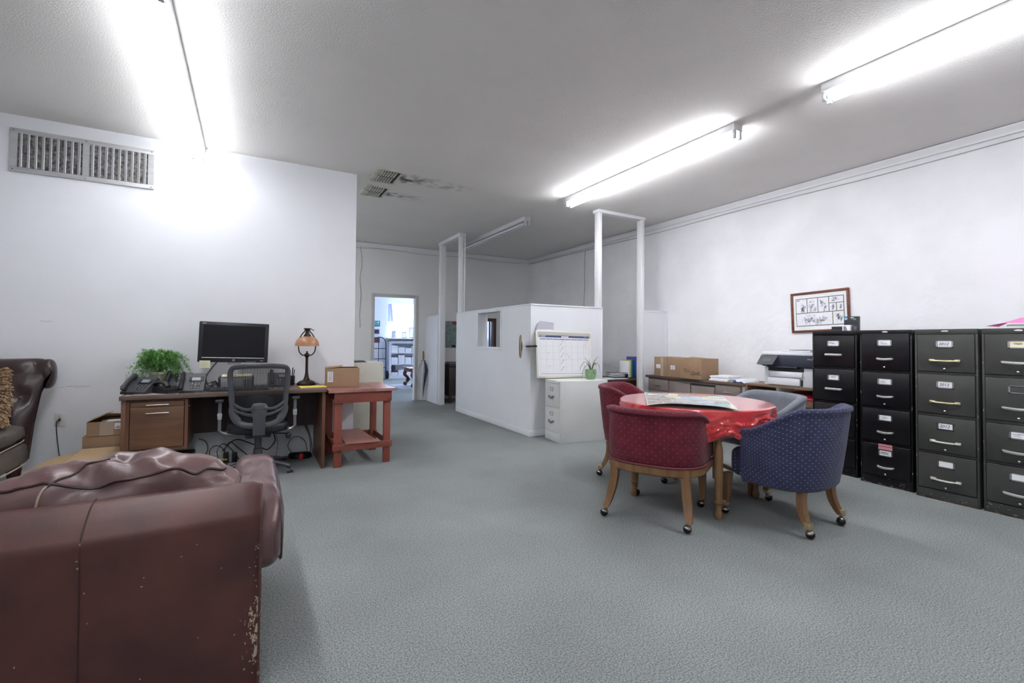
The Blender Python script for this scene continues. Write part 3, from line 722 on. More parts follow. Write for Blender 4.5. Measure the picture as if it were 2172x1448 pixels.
# monitor
t = thing('monitor', (-.118, 5.02, DZT), 0, 'black widescreen monitor on a stand against the white wall', 'monitor')
M = T(0, 0, .42) @ RY(1.6) @ RX(-3)
b = B(); b.box(-.278, .278, -.012, .026, -.183, .183, bev=.008, M=M); b.box(-.2, .2, .026, .05, -.12, .12, bev=.015, M=M); b.build('housing', BLACKP, t)
B().box(-.246, .246, -.0128, -.012, -.138, .155, M=M).build('screen', pm('dark_screen', (.008, .007, .009), rough=.14, spec=.22), t)
B().box(-.246, .246, -.0136, -.012, -.1445, -.139, M=M).build('bottom_strip', CHROME, t)
b = B(); b.mesh(text_mesh('hp', .013), M @ T(0, -.0126, -.162) @ RX(90)); b.lathe([(.0105, -.0004), (.0105, 0), (.0092, 0), (.0092, -.0004)], (0, 0, 0), 20, M=M @ T(0, -.0124, -.162) @ RX(90)); b.build('logo', LGREYP, t)
b = B()
for k in range(7): b.box(.10 + k * .012, .108 + k * .012, -.0126, -.012, -.176, -.1735, M=M)
b.box(-.255, -.225, -.0126, -.012, .163, .168, M=M); b.box(.215, .24, -.0126, -.012, -.168, -.164, M=M)
b.build('small_print', LGREYP, t)
b = B(); b.rings([[(-.05, .03, .02), (.05, .03, .02), (.04, .05, .02), (-.04, .05, .02)], [(-.055, .05, .30), (.055, .05, .30), (.05, .075, .30), (-.05, .075, .30)]]); b.box(-.12, .12, -.08, .10, 0, .02, bev=.008)
b.build('stand', LGREYP, t)
b = B(); b.poly([(-.383, 4.993, .936), (-.300, 4.993, .934), (-.302, 4.987, 1.000), (-.383, 4.987, 1.002)], (0, .0008, 0))
o = thing('sticky_note', (0, 0, 0), 0, 'pale yellow sticky note hanging from the bottom corner of the monitor', 'note'); b.build('note_sheet', pm('sticky_yellow', (.82, .80, .55), rough=.8), o)
b = B(); scribble(b, -.375, -.31, .95, .985, 5, T(0, 4.9868, 0), r=.0006); b.build('handwriting', pm('pencil_grey', (.5, .5, .42), rough=.8), o)
# small computer, keyboard and cables
t = thing('desktop_computer', (-.02, 5.00, DZT), 0, 'small black and grey desktop computer under the monitor', 'computer')
B().box(-.20, .05, -.10, .13, .006, .105, bev=.004).build('case', GREYP, t)
B().box(-.215, -.195, -.105, .13, .0, .108, bev=.003).build('side_plate', BLACKP, t)
b = B()
for k in range(5): b.box(-.02 + k * .014, -.013 + k * .014, -.1008, -.10, .02, .09)
b.build('front_grille', BLACKP, t)
B().box(.05, .062, -.10, .13, 0, .11, bev=.002).build('side_plate', BLACKP, t)
b = B(); b.box(-.21, .03, 4.90, 5.10, DZT + .1115, DZT + .125, bev=.003); tag(b.build('notepad', CREAM), 'pale yellow pad lying on the small desktop computer', 'notepad')
t = thing('keyboard', (-.06, 4.80, DZT), 1, 'black computer keyboard on the desk behind the office chair', 'keyboard')
B().rings([[(x, -.07, 0), (x, .07, 0), (x, .07, .022), (x, -.07, .01)] for x in (-.22, .22)]).build('body', BLACKP, t, sharp=20)
b = B()
for r_ in range(5):
    for c_ in range(20): b.box(-.213 + c_ * .0213, -.196 + c_ * .0213, -.058 + r_ * .024, -.04 + r_ * .024, .012 + r_ * .002, .021 + r_ * .0025)
b.build('keys', DGREYP, t)
b = B()
b.tube([(-.24, 5.03, 1.0), (-.29, 5.0, .93), (-.33, 4.97, .85), (-.31, 4.95, .78), (-.27, 4.93, .77)], .006, 6, smooth=6)
for k in range(5):
    a = k * 1.3; b.tube([(-.30 + .02 * math.cos(a), 4.97, .79 + .02 * math.sin(a)), (-.26, 4.95, .82 - .01 * k), (-.24 + .012 * k, 4.92, .79), (-.25, 4.90, .7465 + .004), (-.30 + .03 * k, 4.88, .7465 + .003)], .004, 5, smooth=5)
tag(b.build('cable_tangle', CABLE), 'tangle of black cables between the desk phones and the small computer', 'cable')
b = B(); b.tube([(-.31, 4.75, DZT + .004), (-.25, 4.70, DZT + .004), (-.17, 4.70, DZT + .004), (-.12, 4.74, DZT + .006), (-.18, 4.79, DZT + .026), (-.25, 4.86, DZT + .01)], .002, 5, smooth=6)
tag(b.build('cable', CABLE), 'thin black cable looping over the desk edge before the keyboard', 'cable')
b = B()
for k in range(3): b.box(-.345 + .006 * k, -.285 - .004 * k, 4.84, 4.93, DZT + .012 * k, DZT + .010 + .012 * k, bev=.003)
tag(b.build('adapter_stack', DGREYP), 'stacked dark adapters beside the upright desk phone', 'adapter')
t = thing('pen_cup', (.37, 5.17, DZT), 0, 'dark cup of pens on the desk behind the office chair', 'cup')
B().lathe([(.03, 0), (.035, .01), (.037, .09), (.033, .09), (.031, .012)], seg=16).build('cup', BLACKP, t)
for k in range(6):
    a = k * 1.05; B().cyl((.012 * math.cos(a), .012 * math.sin(a), .015), (.032 * math.cos(a), .03 * math.sin(a), .15 + .012 * (k % 3)), .0045, seg=6).build('pen', [BLACKP, pm('maroon_pen', (.10, .02, .03), rough=.4), DGREYP][k % 3], t)
# lamp
BRONZE = pm('bronze_lamp', (.055, .035, .026), rough=.35, metal=.6, var=.4, vscale=10)
t = thing('desk_lamp', (.507, 5.10, DZT), 0, 'bronze desk lamp with an amber glass dome shade', 'lamp')
B().lathe([(.0, 0), (.085, 0), (.09, .006), (.088, .02), (.078, .026), (.074, .034), (.05, .044), (.034, .05), (.028, .06), (.02, .08)], seg=32).build('base', BRONZE, t)
B().lathe([(.022, .078), (.017, .10), (.0135, .13), (.0125, .27), (.014, .275), (.02, .28), (.028, .292), (.027, .302), (.018, .312), (.008, .318), (.007, .325), (.009, .33), (.005, .336), (.001, .337)], seg=20).build('column', BRONZE, t)
MH = RZ(18)
for sx in (-1, 1):
    B().tube([MH @ Vector(p) for p in ((sx * .022, 0, .296), (sx * .05, 0, .300), (sx * .078, 0, .335), (sx * .086, 0, .40), (sx * .076, 0, .46), (sx * .052, 0, .505), (sx * .026, 0, .535), (sx * .022, 0, .56))], .0058, 8, smooth=4).build('harp_arm', BRONZE, t)
B().lathe([(.001, .567), (.034, .566), (.034, .557), (.02, .553), (.016, .535), (.023, .505), (.032, .50), (.034, .488), (.03, .482), (.02, .482)], seg=24).build('cap', BRONZE, t)
B().cyl((.03, 0, .56), (.062, -.01, .543), .004, seg=6).build('turn_key', BRONZE, t)
AMB = pm('amber_glass', (.50, .235, .12), rough=.4, var=.15, vscale=6, coat=.3)
b = B(); pr = []
for k in range(13):
    a = k / 12 * PI / 2; pr.append((.03 + (.112 - .03) * math.sin(a) ** .9, .484 - .094 * (1 - math.cos(a)) ** 1.0))
b.lathe(pr + [(.1125, .387), (.109, .387)] + [(r - .003, z - .003) for r, z in reversed(pr[:-1])], seg=40, cap=False)
b.build('lamp_shade', AMB, t)
b = B(); b.box(-.115, .115, -.075, .075, 0, .008, bev=.001, M=T(.535, 4.835, DZT) @ RZ(4)); tag(b.build('legal_pad', pm('yellow_pad', (.85, .66, .12), rough=.7)), 'bright yellow legal pad at the end of the walnut desk', 'notepad')

# ------------------------------------------------------------------ under the desk
t = thing('power_strip', (-.20, 5.14, 0), 8, 'beige power strip full of plugs under the walnut desk', 'power strip')
B().box(-.16, .16, -.025, .025, .0, .035, bev=.006).build('housing', pm('beige_plastic', (.50, .48, .43), rough=.5), t)
for x, m_, h in ((-.12, BLACKP, .06), (-.06, BLACKP, .05), (.03, BLACKP, .10), (.10, BLACKP, .09)): B().box(x - .022, x + .022, -.02, .022, .0355, .0355 + h, bev=.005).build('plug', m_, t)
B().box(-.075, .03, -.031, -.021, .07, .085, bev=.003, M=RY(8)).build('yellow_tag', pm('yellow_plastic', (.75, .62, .05), rough=.4), t)
b = B()
for k in range(3):
    x0 = -.29 + .06 * k
    b.tube([(x0, 5.13, .085), (x0 - .01, 5.14, .16), (x0 + .03, 5.17, .20 + .012 * k), (x0 + .09, 5.17, .17), (x0 + .13 + .03 * k, 5.15, .07), (x0 + .17 + .03 * k, 5.10, .008), (.25 + .05 * k, 5.16, .008)], .004, 5, smooth=6)
b.tube([(-.20, 5.14, .15), (-.10, 5.2, .235), (.02, 5.22, .19), (.12, 5.2, .14), (.18, 5.18, .12), (.24, 5.2, .2), (.20, 5.2, .335)], .005, 5, smooth=6)
tag(b.build('cable_tangle', CABLE), 'black cables arching from the power strip under the desk', 'cable')
b = B(); b.tube([(-.29, 5.12, .06), (-.27, 5.02, .02), (-.2, 4.95, .006), (-.08, 4.95, .006), (0, 5.0, .006), (.03, 5.06, .006)], .006, 6, smooth=6)
tag(b.build('cable', pm('white_cable', (.62, .61, .58), rough=.5)), 'white cable curving on the carpet by the power strip', 'cable')
b = B(); b.tube([(-.40, 5.325, .25), (-.345, 5.325, .22), (-.325, 5.325, .15), (-.35, 5.325, .08), (-.40, 5.32, .02)], .006, 6, smooth=6)
tag(b.build('cable', GREYP), 'grey cable bowed against the wall under the drawer pedestal', 'cable')
b = B(); rc = random.Random(5)
for k in range(16):
    a = .095 - .002 * (k % 5) + rc.uniform(-.008, .008); z = .008 + .0048 * (k // 2) 
    b.tube([(.47 + a * 1.05 * math.cos(q), 5.20 + a * .75 * math.sin(q), z + .004 * math.sin(q * 2 + k)) for q in [2 * PI * i / 28 for i in range(28)]], .0045, 5, loop=True)
b.tube([(.40, 5.24, .04), (.36, 5.26, .12), (.40, 5.28, .19), (.46, 5.28, .20), (.52, 5.27, .15), (.54, 5.25, .05)], .003, 5, smooth=6)
b.tube([(.57, 5.22, .04), (.56, 5.28, .2), (.50, 5.30, .345)], .004, 5, smooth=6)
b.tube([(.59, 5.22, .03), (.57, 5.28, .2), (.515, 5.30, .345)], .004, 5, smooth=6)
t = thing('cable_coil', (0, 0, 0), 0, 'coiled black cable with a red tag on the carpet under the desk', 'cable'); b.build('coil', CABLE, t)
B().box(.458, .488, 5.108, 5.116, .004, .058, bev=.002, M=None).build('red_tag', pm('red_tag', (.65, .03, .03), rough=.4), t)
b = B(); b.tube([(.34, 5.2, .006), (.30, 5.18, .006), (.22, 5.19, .006), (.10, 5.16, .006), (.0, 5.12, .006), (-.05, 5.06, .02)], .005, 5, smooth=6); b.tube([(.26, 5.3, .36), (.25, 5.3, .25), (.27, 5.3, .15), (.26, 5.28, .05), (.24, 5.24, .006)], .002, 5, smooth=6)
tag(b.build('cable', CABLE), 'loose black cables along the baseboard behind the office chair', 'cable')
t = thing('storage_tin', (-.56, 5.05, 0), 0, 'pale grey metal box on the carpet under the drawer pedestal', 'box')
B().box(-.20, .14, -.15, .18, 0, .15, bev=.004).build('body', LGREYP, t); B().box(-.203, .143, -.153, .183, .15, .175, bev=.004).build('lid', pm('brown_lid', (.10, .06, .045), rough=.6), t)

# ------------------------------------------------------------------ office chair
t = thing('office_chair', (.085, 4.775, 0), 0, 'black mesh-backed office chair on casters at the walnut desk', 'office chair')
CH = pm('chair_grey_plastic', (.070, .072, .082), rough=.42)
b = B()
b.cyl((0, 0, .06), (0, 0, .125), .04, .036, 16)
b.build('hub', CH, t)
for k in range(5):
    a = math.radians(-98 + 72 * k); c_, s_ = math.cos(a), math.sin(a)
    lg = B().tube([(c_ * .02, s_ * .02, .105), (c_ * .12, s_ * .12, .105), (c_ * .22, s_ * .22, .085), (c_ * .285, s_ * .285, .066)], [.028, .026, .022, .019], 10, smooth=4, flat=(1, .8)).build('base_arm', CH, t)
    cc = Vector((c_ * .285, s_ * .285, 0)); sw = math.radians(20 + 67 * k); wx = Vector((math.cos(sw), math.sin(sw), 0)); wy = Vector((-wx.y, wx.x, 0))
    b = B(); 
    for sg in (-1, 1): b.cyl(cc + wx * .018 + wy * sg * .006 + Vector((0, 0, .027)), cc + wx * .018 + wy * sg * .024 + Vector((0, 0, .027)), .0265, seg=16)
    b.cyl(cc + Vector((0, 0, .03)), cc + Vector((0, 0, .066)), .008, seg=8)
    b.box(-.026, .008, -.004, .004, .02, .055, M=Matrix.Translation(cc + wx * .02) @ Matrix.Rotation(sw, 4, 'Z'))
    b.build('caster', CH, lg)
B().lathe([(.036, .12), (.036, .22), (.028, .225), (.028, .34), (.02, .34)], seg=16).build('column', CH, t)
B().ball((0, .03, .425), .245, .235, .062, e1=.62, e2=.6, nu=48, nv=18).build('seat', pm('black_vinyl', (.022, .022, .025), rough=.42), t)
B().box(-.10, .10, -.10, .12, .33, .372, bev=.01).build('mechanism', BLACKP, t)
b = B(); b.cyl((.09, .0, .35), (.225, -.06, .345), .006, seg=8); b.ball((.24, -.065, .325), .022, .016, .03, nu=12, nv=8); b.build('lever', BLACKP, t)
# back: frame with mesh
YB = -.235
def bx(s, zz, inset=0):
    """half width of the back frame at height zz"""
    pts = [(.46, .125), (.50, .175), (.56, .205), (.66, .212), (.78, .225), (.88, .235), (.93, .23)]
    if zz <= pts[0][0]: return pts[0][1]
    for (z0, w0), (z1, w1) in zip(pts, pts[1:]):
        if zz <= z1: return w0 + (w1 - w0) * (zz - z0) / (z1 - z0)
    return pts[-1][1]
def byy(x, z): return YB - .03 * (z - .45) / .5 + .05 * (x / .235) ** 2 * (-1) * -1 * 1.0 - .0
loop = []
for x, z in ((0, .455), (.09, .46), (.155, .49), (.195, .56), (.207, .66), (.215, .78), (.224, .88), (.218, .935), (.19, .962), (.1, .972), (0, .974)):
    loop.append((x, z))
full = loop + [(-x, z) for x, z in reversed(loop[1:-1])]
pts = spline([Vector((x, byy(x, z), z)) for x, z in full], 4, True)
bf = B(); n = len(pts); rs = []
cen = Vector((0, 0, .71))
for i, p in enumerate(pts):
    d = Vector((p.x, 0, p.z - .71)); tn = (pts[(i + 1) % n] - pts[i - 1]).normalized(); nn = Vector((tn.z, 0, -tn.x))
    if nn.dot(d) < 0: nn = -nn
    wd = .030 if p.z > .62 else .046
    if p.z < .5: wd = .034
    rs.append([p + nn * wd * a_ + Vector((0, b_, 0)) for a_, b_ in ((.5, -.012), (.2, -.018), (-.4, -.016), (-.9, -.005), (-.9, .006), (.3, .014), (.5, .006))])
bf.rings(rs, loop=True); bf.build('back_frame', CH, t, sharp=50)
# mesh panel: open weave of thin cords
bm_ = B()
inn = spline([Vector((x * .965, byy(x, z) + .004, .715 + (z - .715) * .965)) for x, z in full], 3, True)
def span_at(z):
    xs = []
    for i in range(len(inn)):
        a, c = inn[i], inn[(i + 1) % len(inn)]
        if (a.z - z) * (c.z - z) < 0: xs.append(a.x + (c.x - a.x) * (z - a.z) / (c.z - a.z))
    return (min(xs), max(xs)) if len(xs) >= 2 else None
xx = -.205
while xx <= .206:
    zz = [z_ for z_ in [.47 + .01 * i for i in range(50)] if span_at(z_) and span_at(z_)[0] < xx < span_at(z_)[1]]
    if len(zz) > 2: bm_.tube([(xx, byy(xx, z_) + .004, z_) for z_ in (zz[0], (zz[0] + zz[-1]) / 2, zz[-1])], .0019, 4)
    xx += .0085
zz = .47
while zz < .965:
    sp_ = span_at(zz)
    if sp_: bm_.tube([(sp_[0] + (sp_[1] - sp_[0]) * q / 6, byy(sp_[0] + (sp_[1] - sp_[0]) * q / 6, zz) + .004, zz) for q in range(7)], .0009, 4)
    zz += .012
bm_.build('mesh', pm('black_mesh', (.03, .03, .034), rough=.6), t, smooth=False)
# lumbar web: Y of plastic with struts
b = B()
for sx in (-1, 1):
    b.tube([(sx * .205, byy(.205, .66), .665), (sx * .15, byy(.15, .62) - .008, .622), (sx * .09, byy(.09, .6) - .012, .60), (sx * .03, YB - .02, .615)], [.012, .013, .014, .026], 8, smooth=4, flat=(.8, 1))
    b.tube([(sx * .202, byy(.2, .61), .615), (sx * .15, byy(.15, .58) - .008, .582), (sx * .09, byy(.09, .56) - .012, .56), (sx * .03, YB - .02, .55)], [.012, .013, .015, .026], 8, smooth=4, flat=(.8, 1))
    b.tube([(sx * .135, byy(.135, .6) - .006, .618), (sx * .125, byy(.125, .58) - .006, .572)], .007, 6)
b.build('lumbar_struts', CH, t)
B().ball((0, YB - .012, .60), .065, .022, .055, e1=.7, e2=.8, nu=28, nv=12).build('lumbar_knob', CH, t)
B().ball((0, YB + .03, .655), .10, .012, .06, e1=.7, e2=.8, nu=28, nv=12).build('lumbar_pad', pm('dark_pad', (.035, .035, .04), rough=.6), t)
B().rings([[(-.047, YB - .045, .585), (.047, YB - .045, .585), (.047, YB - .02, .585), (-.047, YB - .02, .585)], [(-.047, YB - .045, .48), (.047, YB - .045, .48), (.047, YB - .02, .48), (-.047, YB - .02, .48)], [(-.046, YB - .03, .385), (.046, YB - .03, .385), (.046, YB, .375), (-.046, YB, .375)], [(-.045, YB + .02, .352), (.045, YB + .02, .352), (.045, YB + .06, .362), (-.045, YB + .06, .362)], [(-.045, -.09, .335), (.045, -.09, .335), (.045, -.09, .365), (-.045, -.09, .365)]]).build('back_bracket', CH, t, sharp=45)
for sx in (-1, 1):
    ap = B().box(sx * .295 - .033, sx * .295 + .033, -.10, .15, .655, .682, bev=.010, M=T(0, .0, 0)).build('armrest', CH, t)
    po = B().box(sx * .295 - .013, sx * .295 + .013, -.018, .018, .40, .655, bev=.004).build('arm_post', GREYP, ap)
    B().box(sx * .295 - .016, sx * .295 + .016, -.023, .023, .50, .555, bev=.003).build('sleeve', LGREYP, ap)
    for s2 in (-1, 1): B().ball((sx * .295 + s2 * .017, 0, .53), .005, .011, .016, nu=10, nv=8).build('button', CHROME, ap)
    B().tube([(sx * .295, 0, .41), (sx * .25, 0, .375), (sx * .10, 0, .365)], .012, 8, smooth=3).build('arm_bracket', CHROME, ap)

# ------------------------------------------------------------------ red bench
t = thing('wooden_bench', (0, 0, 0), 0, 'barn red painted wooden work table at the end of the walnut desk', 'work table')
b = B()
for k in range(3):
    x0 = .665 + k * .203; b.poly([(x0 + .002 + (0 if k else -.02), 4.585, .702), (x0 + .201, 4.59 - .004 * k, .702), (x0 + .201, 5.30, .702), (x0 + .002, 5.30, .702)], (0, 0, .026))
    b.build('top_board', REDTOP, t, sharp=20); b = B()
b.box(.70, 1.235, 4.612, 4.632, .60, .701, bev=.003).build('apron', REDP, t)
b = B(); b.box(.70, 1.235, 5.25, 5.27, .60, .701, bev=.003).build('apron', REDP, t)
for x in (.719, 1.199):
    B().box(x - .0, x + .018, 4.633, 5.249, .62, .70, bev=.003).build('side_rail', REDP, t)
for x0, x1, y0, y1 in ((.705, .775, 4.633, 4.672), (1.165, 1.23, 4.633, 4.672), (.705, .775, 5.21, 5.249), (1.165, 1.23, 5.21, 5.249)):
    B().box(x0, x1, y0, y1, 0, .619, bev=.003).build('leg', REDP, t)
B().box(.69, 1.245, 4.613, 4.632, .155, .215, bev=.003).build('stretcher', REDP, t)
B().box(.712, .73, 4.673, 5.21, .155, .215, bev=.003).build('stretcher', REDP, t)
B().box(1.205, 1.223, 4.673, 5.21, .155, .215, bev=.003).build('stretcher', REDP, t)
B().box(.69, 1.245, 5.25, 5.268, .155, .215, bev=.003).build('stretcher', REDP, t)
B().poly([(.80, 4.595, .2165), (1.085, 4.59, .2165), (1.06, 5.265, .2165), (.80, 5.265, .2165)], (0, 0, .02)).build('shelf', REDTOP, t, sharp=20)
for x in (.74, 1.205):
    for z in (.625, .17, .2):
        if z == .2 or z == .17: B().ball((x, 4.612, z), .009, .005, .009, nu=8, nv=6).build('bolt', REDP, t)
        else: B().ball((x, 4.611, z), .011, .006, .011, nu=8, nv=6).build('bolt', REDP, t)
# carton on the bench
t = thing('cardboard_box', (.815, 4.95, .7295), -6, 'taped brown carton on the red work table beside the lamp', 'box')
B().box(-.15, .16, -.13, .13, 0, .185, bev=.003).build('carton', CARD, t)
B().poly([(-.15, -.13, .186), (-.15, .13, .186), (.02, .12, .202), (-.01, -.05, .196)], (0, 0, .003)).build('flap', CARD, t)
B().poly([(-.05, .13, .186), (.16, .13, .186), (.15, -.06, .194), (.02, -.05, .194)], (0, 0, .003)).build('flap', CARD, t)
B().box(-.135, -.085, -.1312, -.1302, .055, .155).build('label', PAPER, t)
b = B()
for k in range(7): b.box(-.128, -.092, -.132, -.1313, .142 - k * .012, .146 - k * .012)
b.build('label_print', pm('grey_print', (.2, .2, .2), rough=.8), t)
# beige cabinet behind the wall corner
BEIGE = pm('beige_enamel', (.58, .565, .49), rough=.45, var=.12, vscale=4)
t = thing('metal_cabinet', (0, 0, 0), 0, 'scuffed beige metal cabinet side showing past the wall corner', 'cabinet')
B().box(XE + .01, 1.375, 5.51, 6.02, 0, .935, bev=.004).build('body', BEIGE, t)
b = B(); sc = random.Random(9)
for (x, z) in ((1.285, .65), (1.10, .27)): b.tube([(x + .016 * math.cos(q), 5.5095, z + .02 * math.sin(q)) for q in [PI * 1.6 * i / 10 for i in range(11)]], .002, 4)
b.build('rust_ring', pm('rust_stain', (.36, .24, .13), rough=.8), t)
b = B()
for k in range(3): b.box(1.03 + .008 * k, 1.19 - .01 * k, 5.56, 5.78, .936 + .007 * k, .941 + .007 * k, M=None)
tag(b.build('paper_stack', pm('dark_papers', (.10, .095, .10), rough=.7)), 'dark papers lying on the beige metal cabinet', 'papers')

# ------------------------------------------------------------------ filing cabinets on the plaster wall
FBLK = pm('black_enamel', (.0075, .0068, .009), rough=.30, var=.4, vscale=5, spec=.35)
FGRN = pm('olive_black_enamel', (.060, .060, .056), rough=.42, var=.3, vscale=3.5, spec=.45)
CHIP_GLINT = pm('chips_and_edge_glints', (.34, .33, .32), rough=.6)
RUST = pm('rusty_edge', (.20, .085, .05), rough=.8, var=.5, vscale=30)
rg = random.Random(21)
def file_cabinet(X, y0, y1, body, style, texts, label, group, drawers, metal, h=1.318, labelled=True):
    """front face at X looking to -x; y0<y1"""
    cy = (y0 + y1) / 2; W = (y1 - y0) / 2; D = 5.50 - X
    t = thing('filing_cabinet', (X, cy, 0), 0, label, 'filing cabinet', group)
    b = B()
    b.box(.022, D, -W, W, 0.0, h, bev=.004)
    b.box(0, .0215, -W, W, h - .04, h, bev=.003).box(0, .0215, -W, -W + .014, 0, h - .0405, bev=.002).box(0, .0215, W - .014, W, 0, h - .0405, bev=.002).box(0, .0215, -W + .0145, W - .0145, 0, .075, bev=.002)
    for z0, z1 in zip(drawers[1:-1:2], drawers[2:-1:2]): b.box(.004, .0215, -W + .0145, W - .0145, z1 + .003, z0 - .003)
    b.build('body', body, t)
    if style != 'flat':
        B().ball((-.001, 0, h - .018), .002, .022, .008, nu=16, nv=8).build('maker_plate', CHROME, t)
    for k in range(4):
        zt, zb = drawers[2 * k], drawers[2 * k + 1]; hh = zt - zb
        d = B().box(-.006, .021, -W + .017, W - .017, zb + .002, zt - .002, bev=.003).build('drawer', body, t)
        zl = zt - hh * .26; lw = .052; lh = .0265
        if labelled:
            b = B(); b.box(-.010, -.006, -lw, lw, zl - lh, zl - lh + .006).box(-.010, -.006, -lw, lw, zl + lh - .004, zl + lh).box(-.010, -.006, -lw, -lw + .010, zl - lh, zl + lh).box(-.010, -.006, lw - .010, lw, zl - lh, zl + lh)
            ho = b.build('label_holder', CHROME, d)
            tx = texts[k] if k < len(texts) else None
            if tx is not None:
                B().box(-.0085, -.0062, -lw + .011, lw - .011, zl - lh + .007, zl + lh - .005).build('card', CREAM if tx.startswith('~') else PAPER, ho)
                tt = tx.strip('~')
                if tt and tt[0] != '#':
                    b = B(); b.mesh(text_mesh(tt, .030, shear=.25), T(-.0092, .006, zl) @ RZ(-90) @ RX(90)); b.build('handwriting', INK, ho)
                elif tt.startswith('#'):
                    b = B(); scribble(b, -.035, .035, zl - .010, zl + .012, 3, T(-.0092, 0, 0) @ RZ(-90), r=.0011, rr=rg, seglen=9); b.build('handwriting', pm('pen_grey', (.12, .12, .16), rough=.7), ho)
        zh = zt - hh * (.70 if style != 'flat' else .62)
        hl = {'flat': .068, 'bow': .056, 'brass': .075, 'bow2': .085}[style]
        b = B()
        if style == 'brass':
            for sy in (-1, 1): b.box(-.022, -.006, sy * hl - .017, sy * hl + .017, zh - .009, zh + .011, bev=.003)
            b.tube([(-.020, -hl, zh), (-.030, -hl * .4, zh - .002), (-.030, hl * .4, zh - .002), (-.020, hl, zh)], [.006, .0085, .0085, .006], 8, smooth=4, flat=(1, .9))
        elif style == 'flat':
            b.tube([(-.006, -hl, zh), (-.022, -hl * .9, zh), (-.026, 0, zh), (-.022, hl * .9, zh), (-.006, hl, zh)], [.008, .009, .009, .008], 8, smooth=4, flat=(.7, 1.2))
            b.box(-.030, -.012, -hl * .98, -hl * .62, zh - .009, zh + .009, bev=.003)
        else:
            b.tube([(-.006, -hl, zh + .004), (-.026, -hl * .8, zh + .002), (-.034, 0, zh - .002), (-.026, hl * .8, zh + .002), (-.006, hl, zh + .004)], [.007, .0085, .009, .007], 8, smooth=4, flat=(.8, 1.1))
        b.build('handle', metal if not isinstance(metal, list) else metal[k], d)
        if style != 'flat':
            B().ball((-.010, .002, zb + hh * .085), .008, .0095, .0085, nu=12, nv=8).build('lock_button', CHROME, d)
    # chips and rust along the foot
    b = B()
    for _ in range(13):
        y = rg.uniform(-W + .02, W - .02); z = abs(rg.gauss(0, .035)) + .006
        if z > .073: continue
        b.box(-.0006, .0, y, y + rg.uniform(.003, .02), z, z + rg.uniform(.001, .004))
    for _ in range(9):
        sy = rg.choice((-1, 1)); z = rg.uniform(.1, h - .06); b.box(-.0006, 0, sy * (W - .004) - .002, sy * (W - .004) + .001, z, z + rg.uniform(.003, .02))
    for zt_ in drawers[2::2]:  # pale lines on drawer top edges paint in reflected highlights and edge wear
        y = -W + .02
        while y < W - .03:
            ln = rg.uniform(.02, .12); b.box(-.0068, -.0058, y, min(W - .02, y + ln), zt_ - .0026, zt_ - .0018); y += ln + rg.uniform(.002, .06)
    ch = b.build('chips_and_edge_glints', CHIP_GLINT, t); ch['kind'] = 'stuff'
    b = B()
    for _ in range(10):
        y = rg.uniform(-W + .02, W - .07); b.box(-.0007, 0, y, y + rg.uniform(.02, .06), .001, rg.uniform(.004, .012))
    rr_ = b.build('rust', RUST, t); rr_['kind'] = 'stuff'
    return t
D1 = [1.276, .984, .960, .664, .640, .352, .330, .078]
D2 = [1.290, .977, .955, .667, .645, .370, .345, .078]
D3 = [1.278, .988, .969, .664, .642, .371, .352, .080]
SILV = pm('worn_silver', (.78, .77, .75), rough=.3, metal=.8)
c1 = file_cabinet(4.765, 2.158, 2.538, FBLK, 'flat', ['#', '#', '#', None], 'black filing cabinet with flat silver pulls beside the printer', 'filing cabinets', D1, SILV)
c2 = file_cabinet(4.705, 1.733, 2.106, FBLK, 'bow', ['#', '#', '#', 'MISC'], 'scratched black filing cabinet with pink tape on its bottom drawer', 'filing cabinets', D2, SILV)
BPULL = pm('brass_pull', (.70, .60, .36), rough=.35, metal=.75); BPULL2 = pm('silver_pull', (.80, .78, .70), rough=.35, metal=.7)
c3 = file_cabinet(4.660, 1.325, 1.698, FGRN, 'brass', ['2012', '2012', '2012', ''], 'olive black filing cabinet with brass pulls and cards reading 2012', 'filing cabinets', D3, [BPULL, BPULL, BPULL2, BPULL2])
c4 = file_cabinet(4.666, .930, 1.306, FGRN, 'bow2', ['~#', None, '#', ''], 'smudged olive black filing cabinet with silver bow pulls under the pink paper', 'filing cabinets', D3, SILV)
b = B()
zb = .300
b.box(-.0102, -.0092, -.050, .050, zb + .006, zb + .030).box(-.0102, -.0092, -.050, .050, zb + .034, zb + .052)
b.build('pink_tape', pm('pink_tape', (.62, .24, .29), rough=.6), c2)
B().box(-.0015, 0, .05, .145, 1.258, 1.276).build('blank_sticker', PAPER, c2)
# things on top of the cabinets
t = thing('ink_box', (5.18, 2.385, 1.3195), 0, 'tall black ink carton with a blue round emblem on the filing cabinet', 'box')
B().box(-.03, .03, -.058, .058, 0, .148, bev=.002).build('carton', pm('ink_carton', (.025, .025, .032), rough=.4), t)
B().lathe([(.015, 0), (.015, .001), (.0, .001)], seg=20, M=T(-.030, .040, .127) @ RY(-90)).build('round_emblem', pm('sky_blue_print', (.12, .45, .75), rough=.4), t)
b = B(); b.mesh(text_mesh('hp', .019, shear=.2), T(-.0313, .040, .127) @ RZ(-90) @ RX(90))
b.box(-.0306, -.03, -.03, .0, .132, .138).build('printed_letters', PAPER, t)
b = B(); b.box(-.0306, -.03, -.05, -.005, .121, .126).box(-.0306, -.03, -.05, -.025, .112, .116); b.build('green_print', pm('green_print', (.15, .4, .2), rough=.5), t)
t = thing('ink_box', (5.11, 2.385, 1.3195), 0, 'white and grey ink carton in front of the tall black carton', 'box')
b = B(); b.box(-.02, .035, -.026, .045, 0, .062, bev=.001); b.build('carton', PAPER, t)
B().poly([(-.0206, .035, .004), (-.0206, .0, .004), (-.0206, .012, .05), (-.0206, .035, .05)], (.0005, 0, 0)).build('printed_panel', GREYP, t)
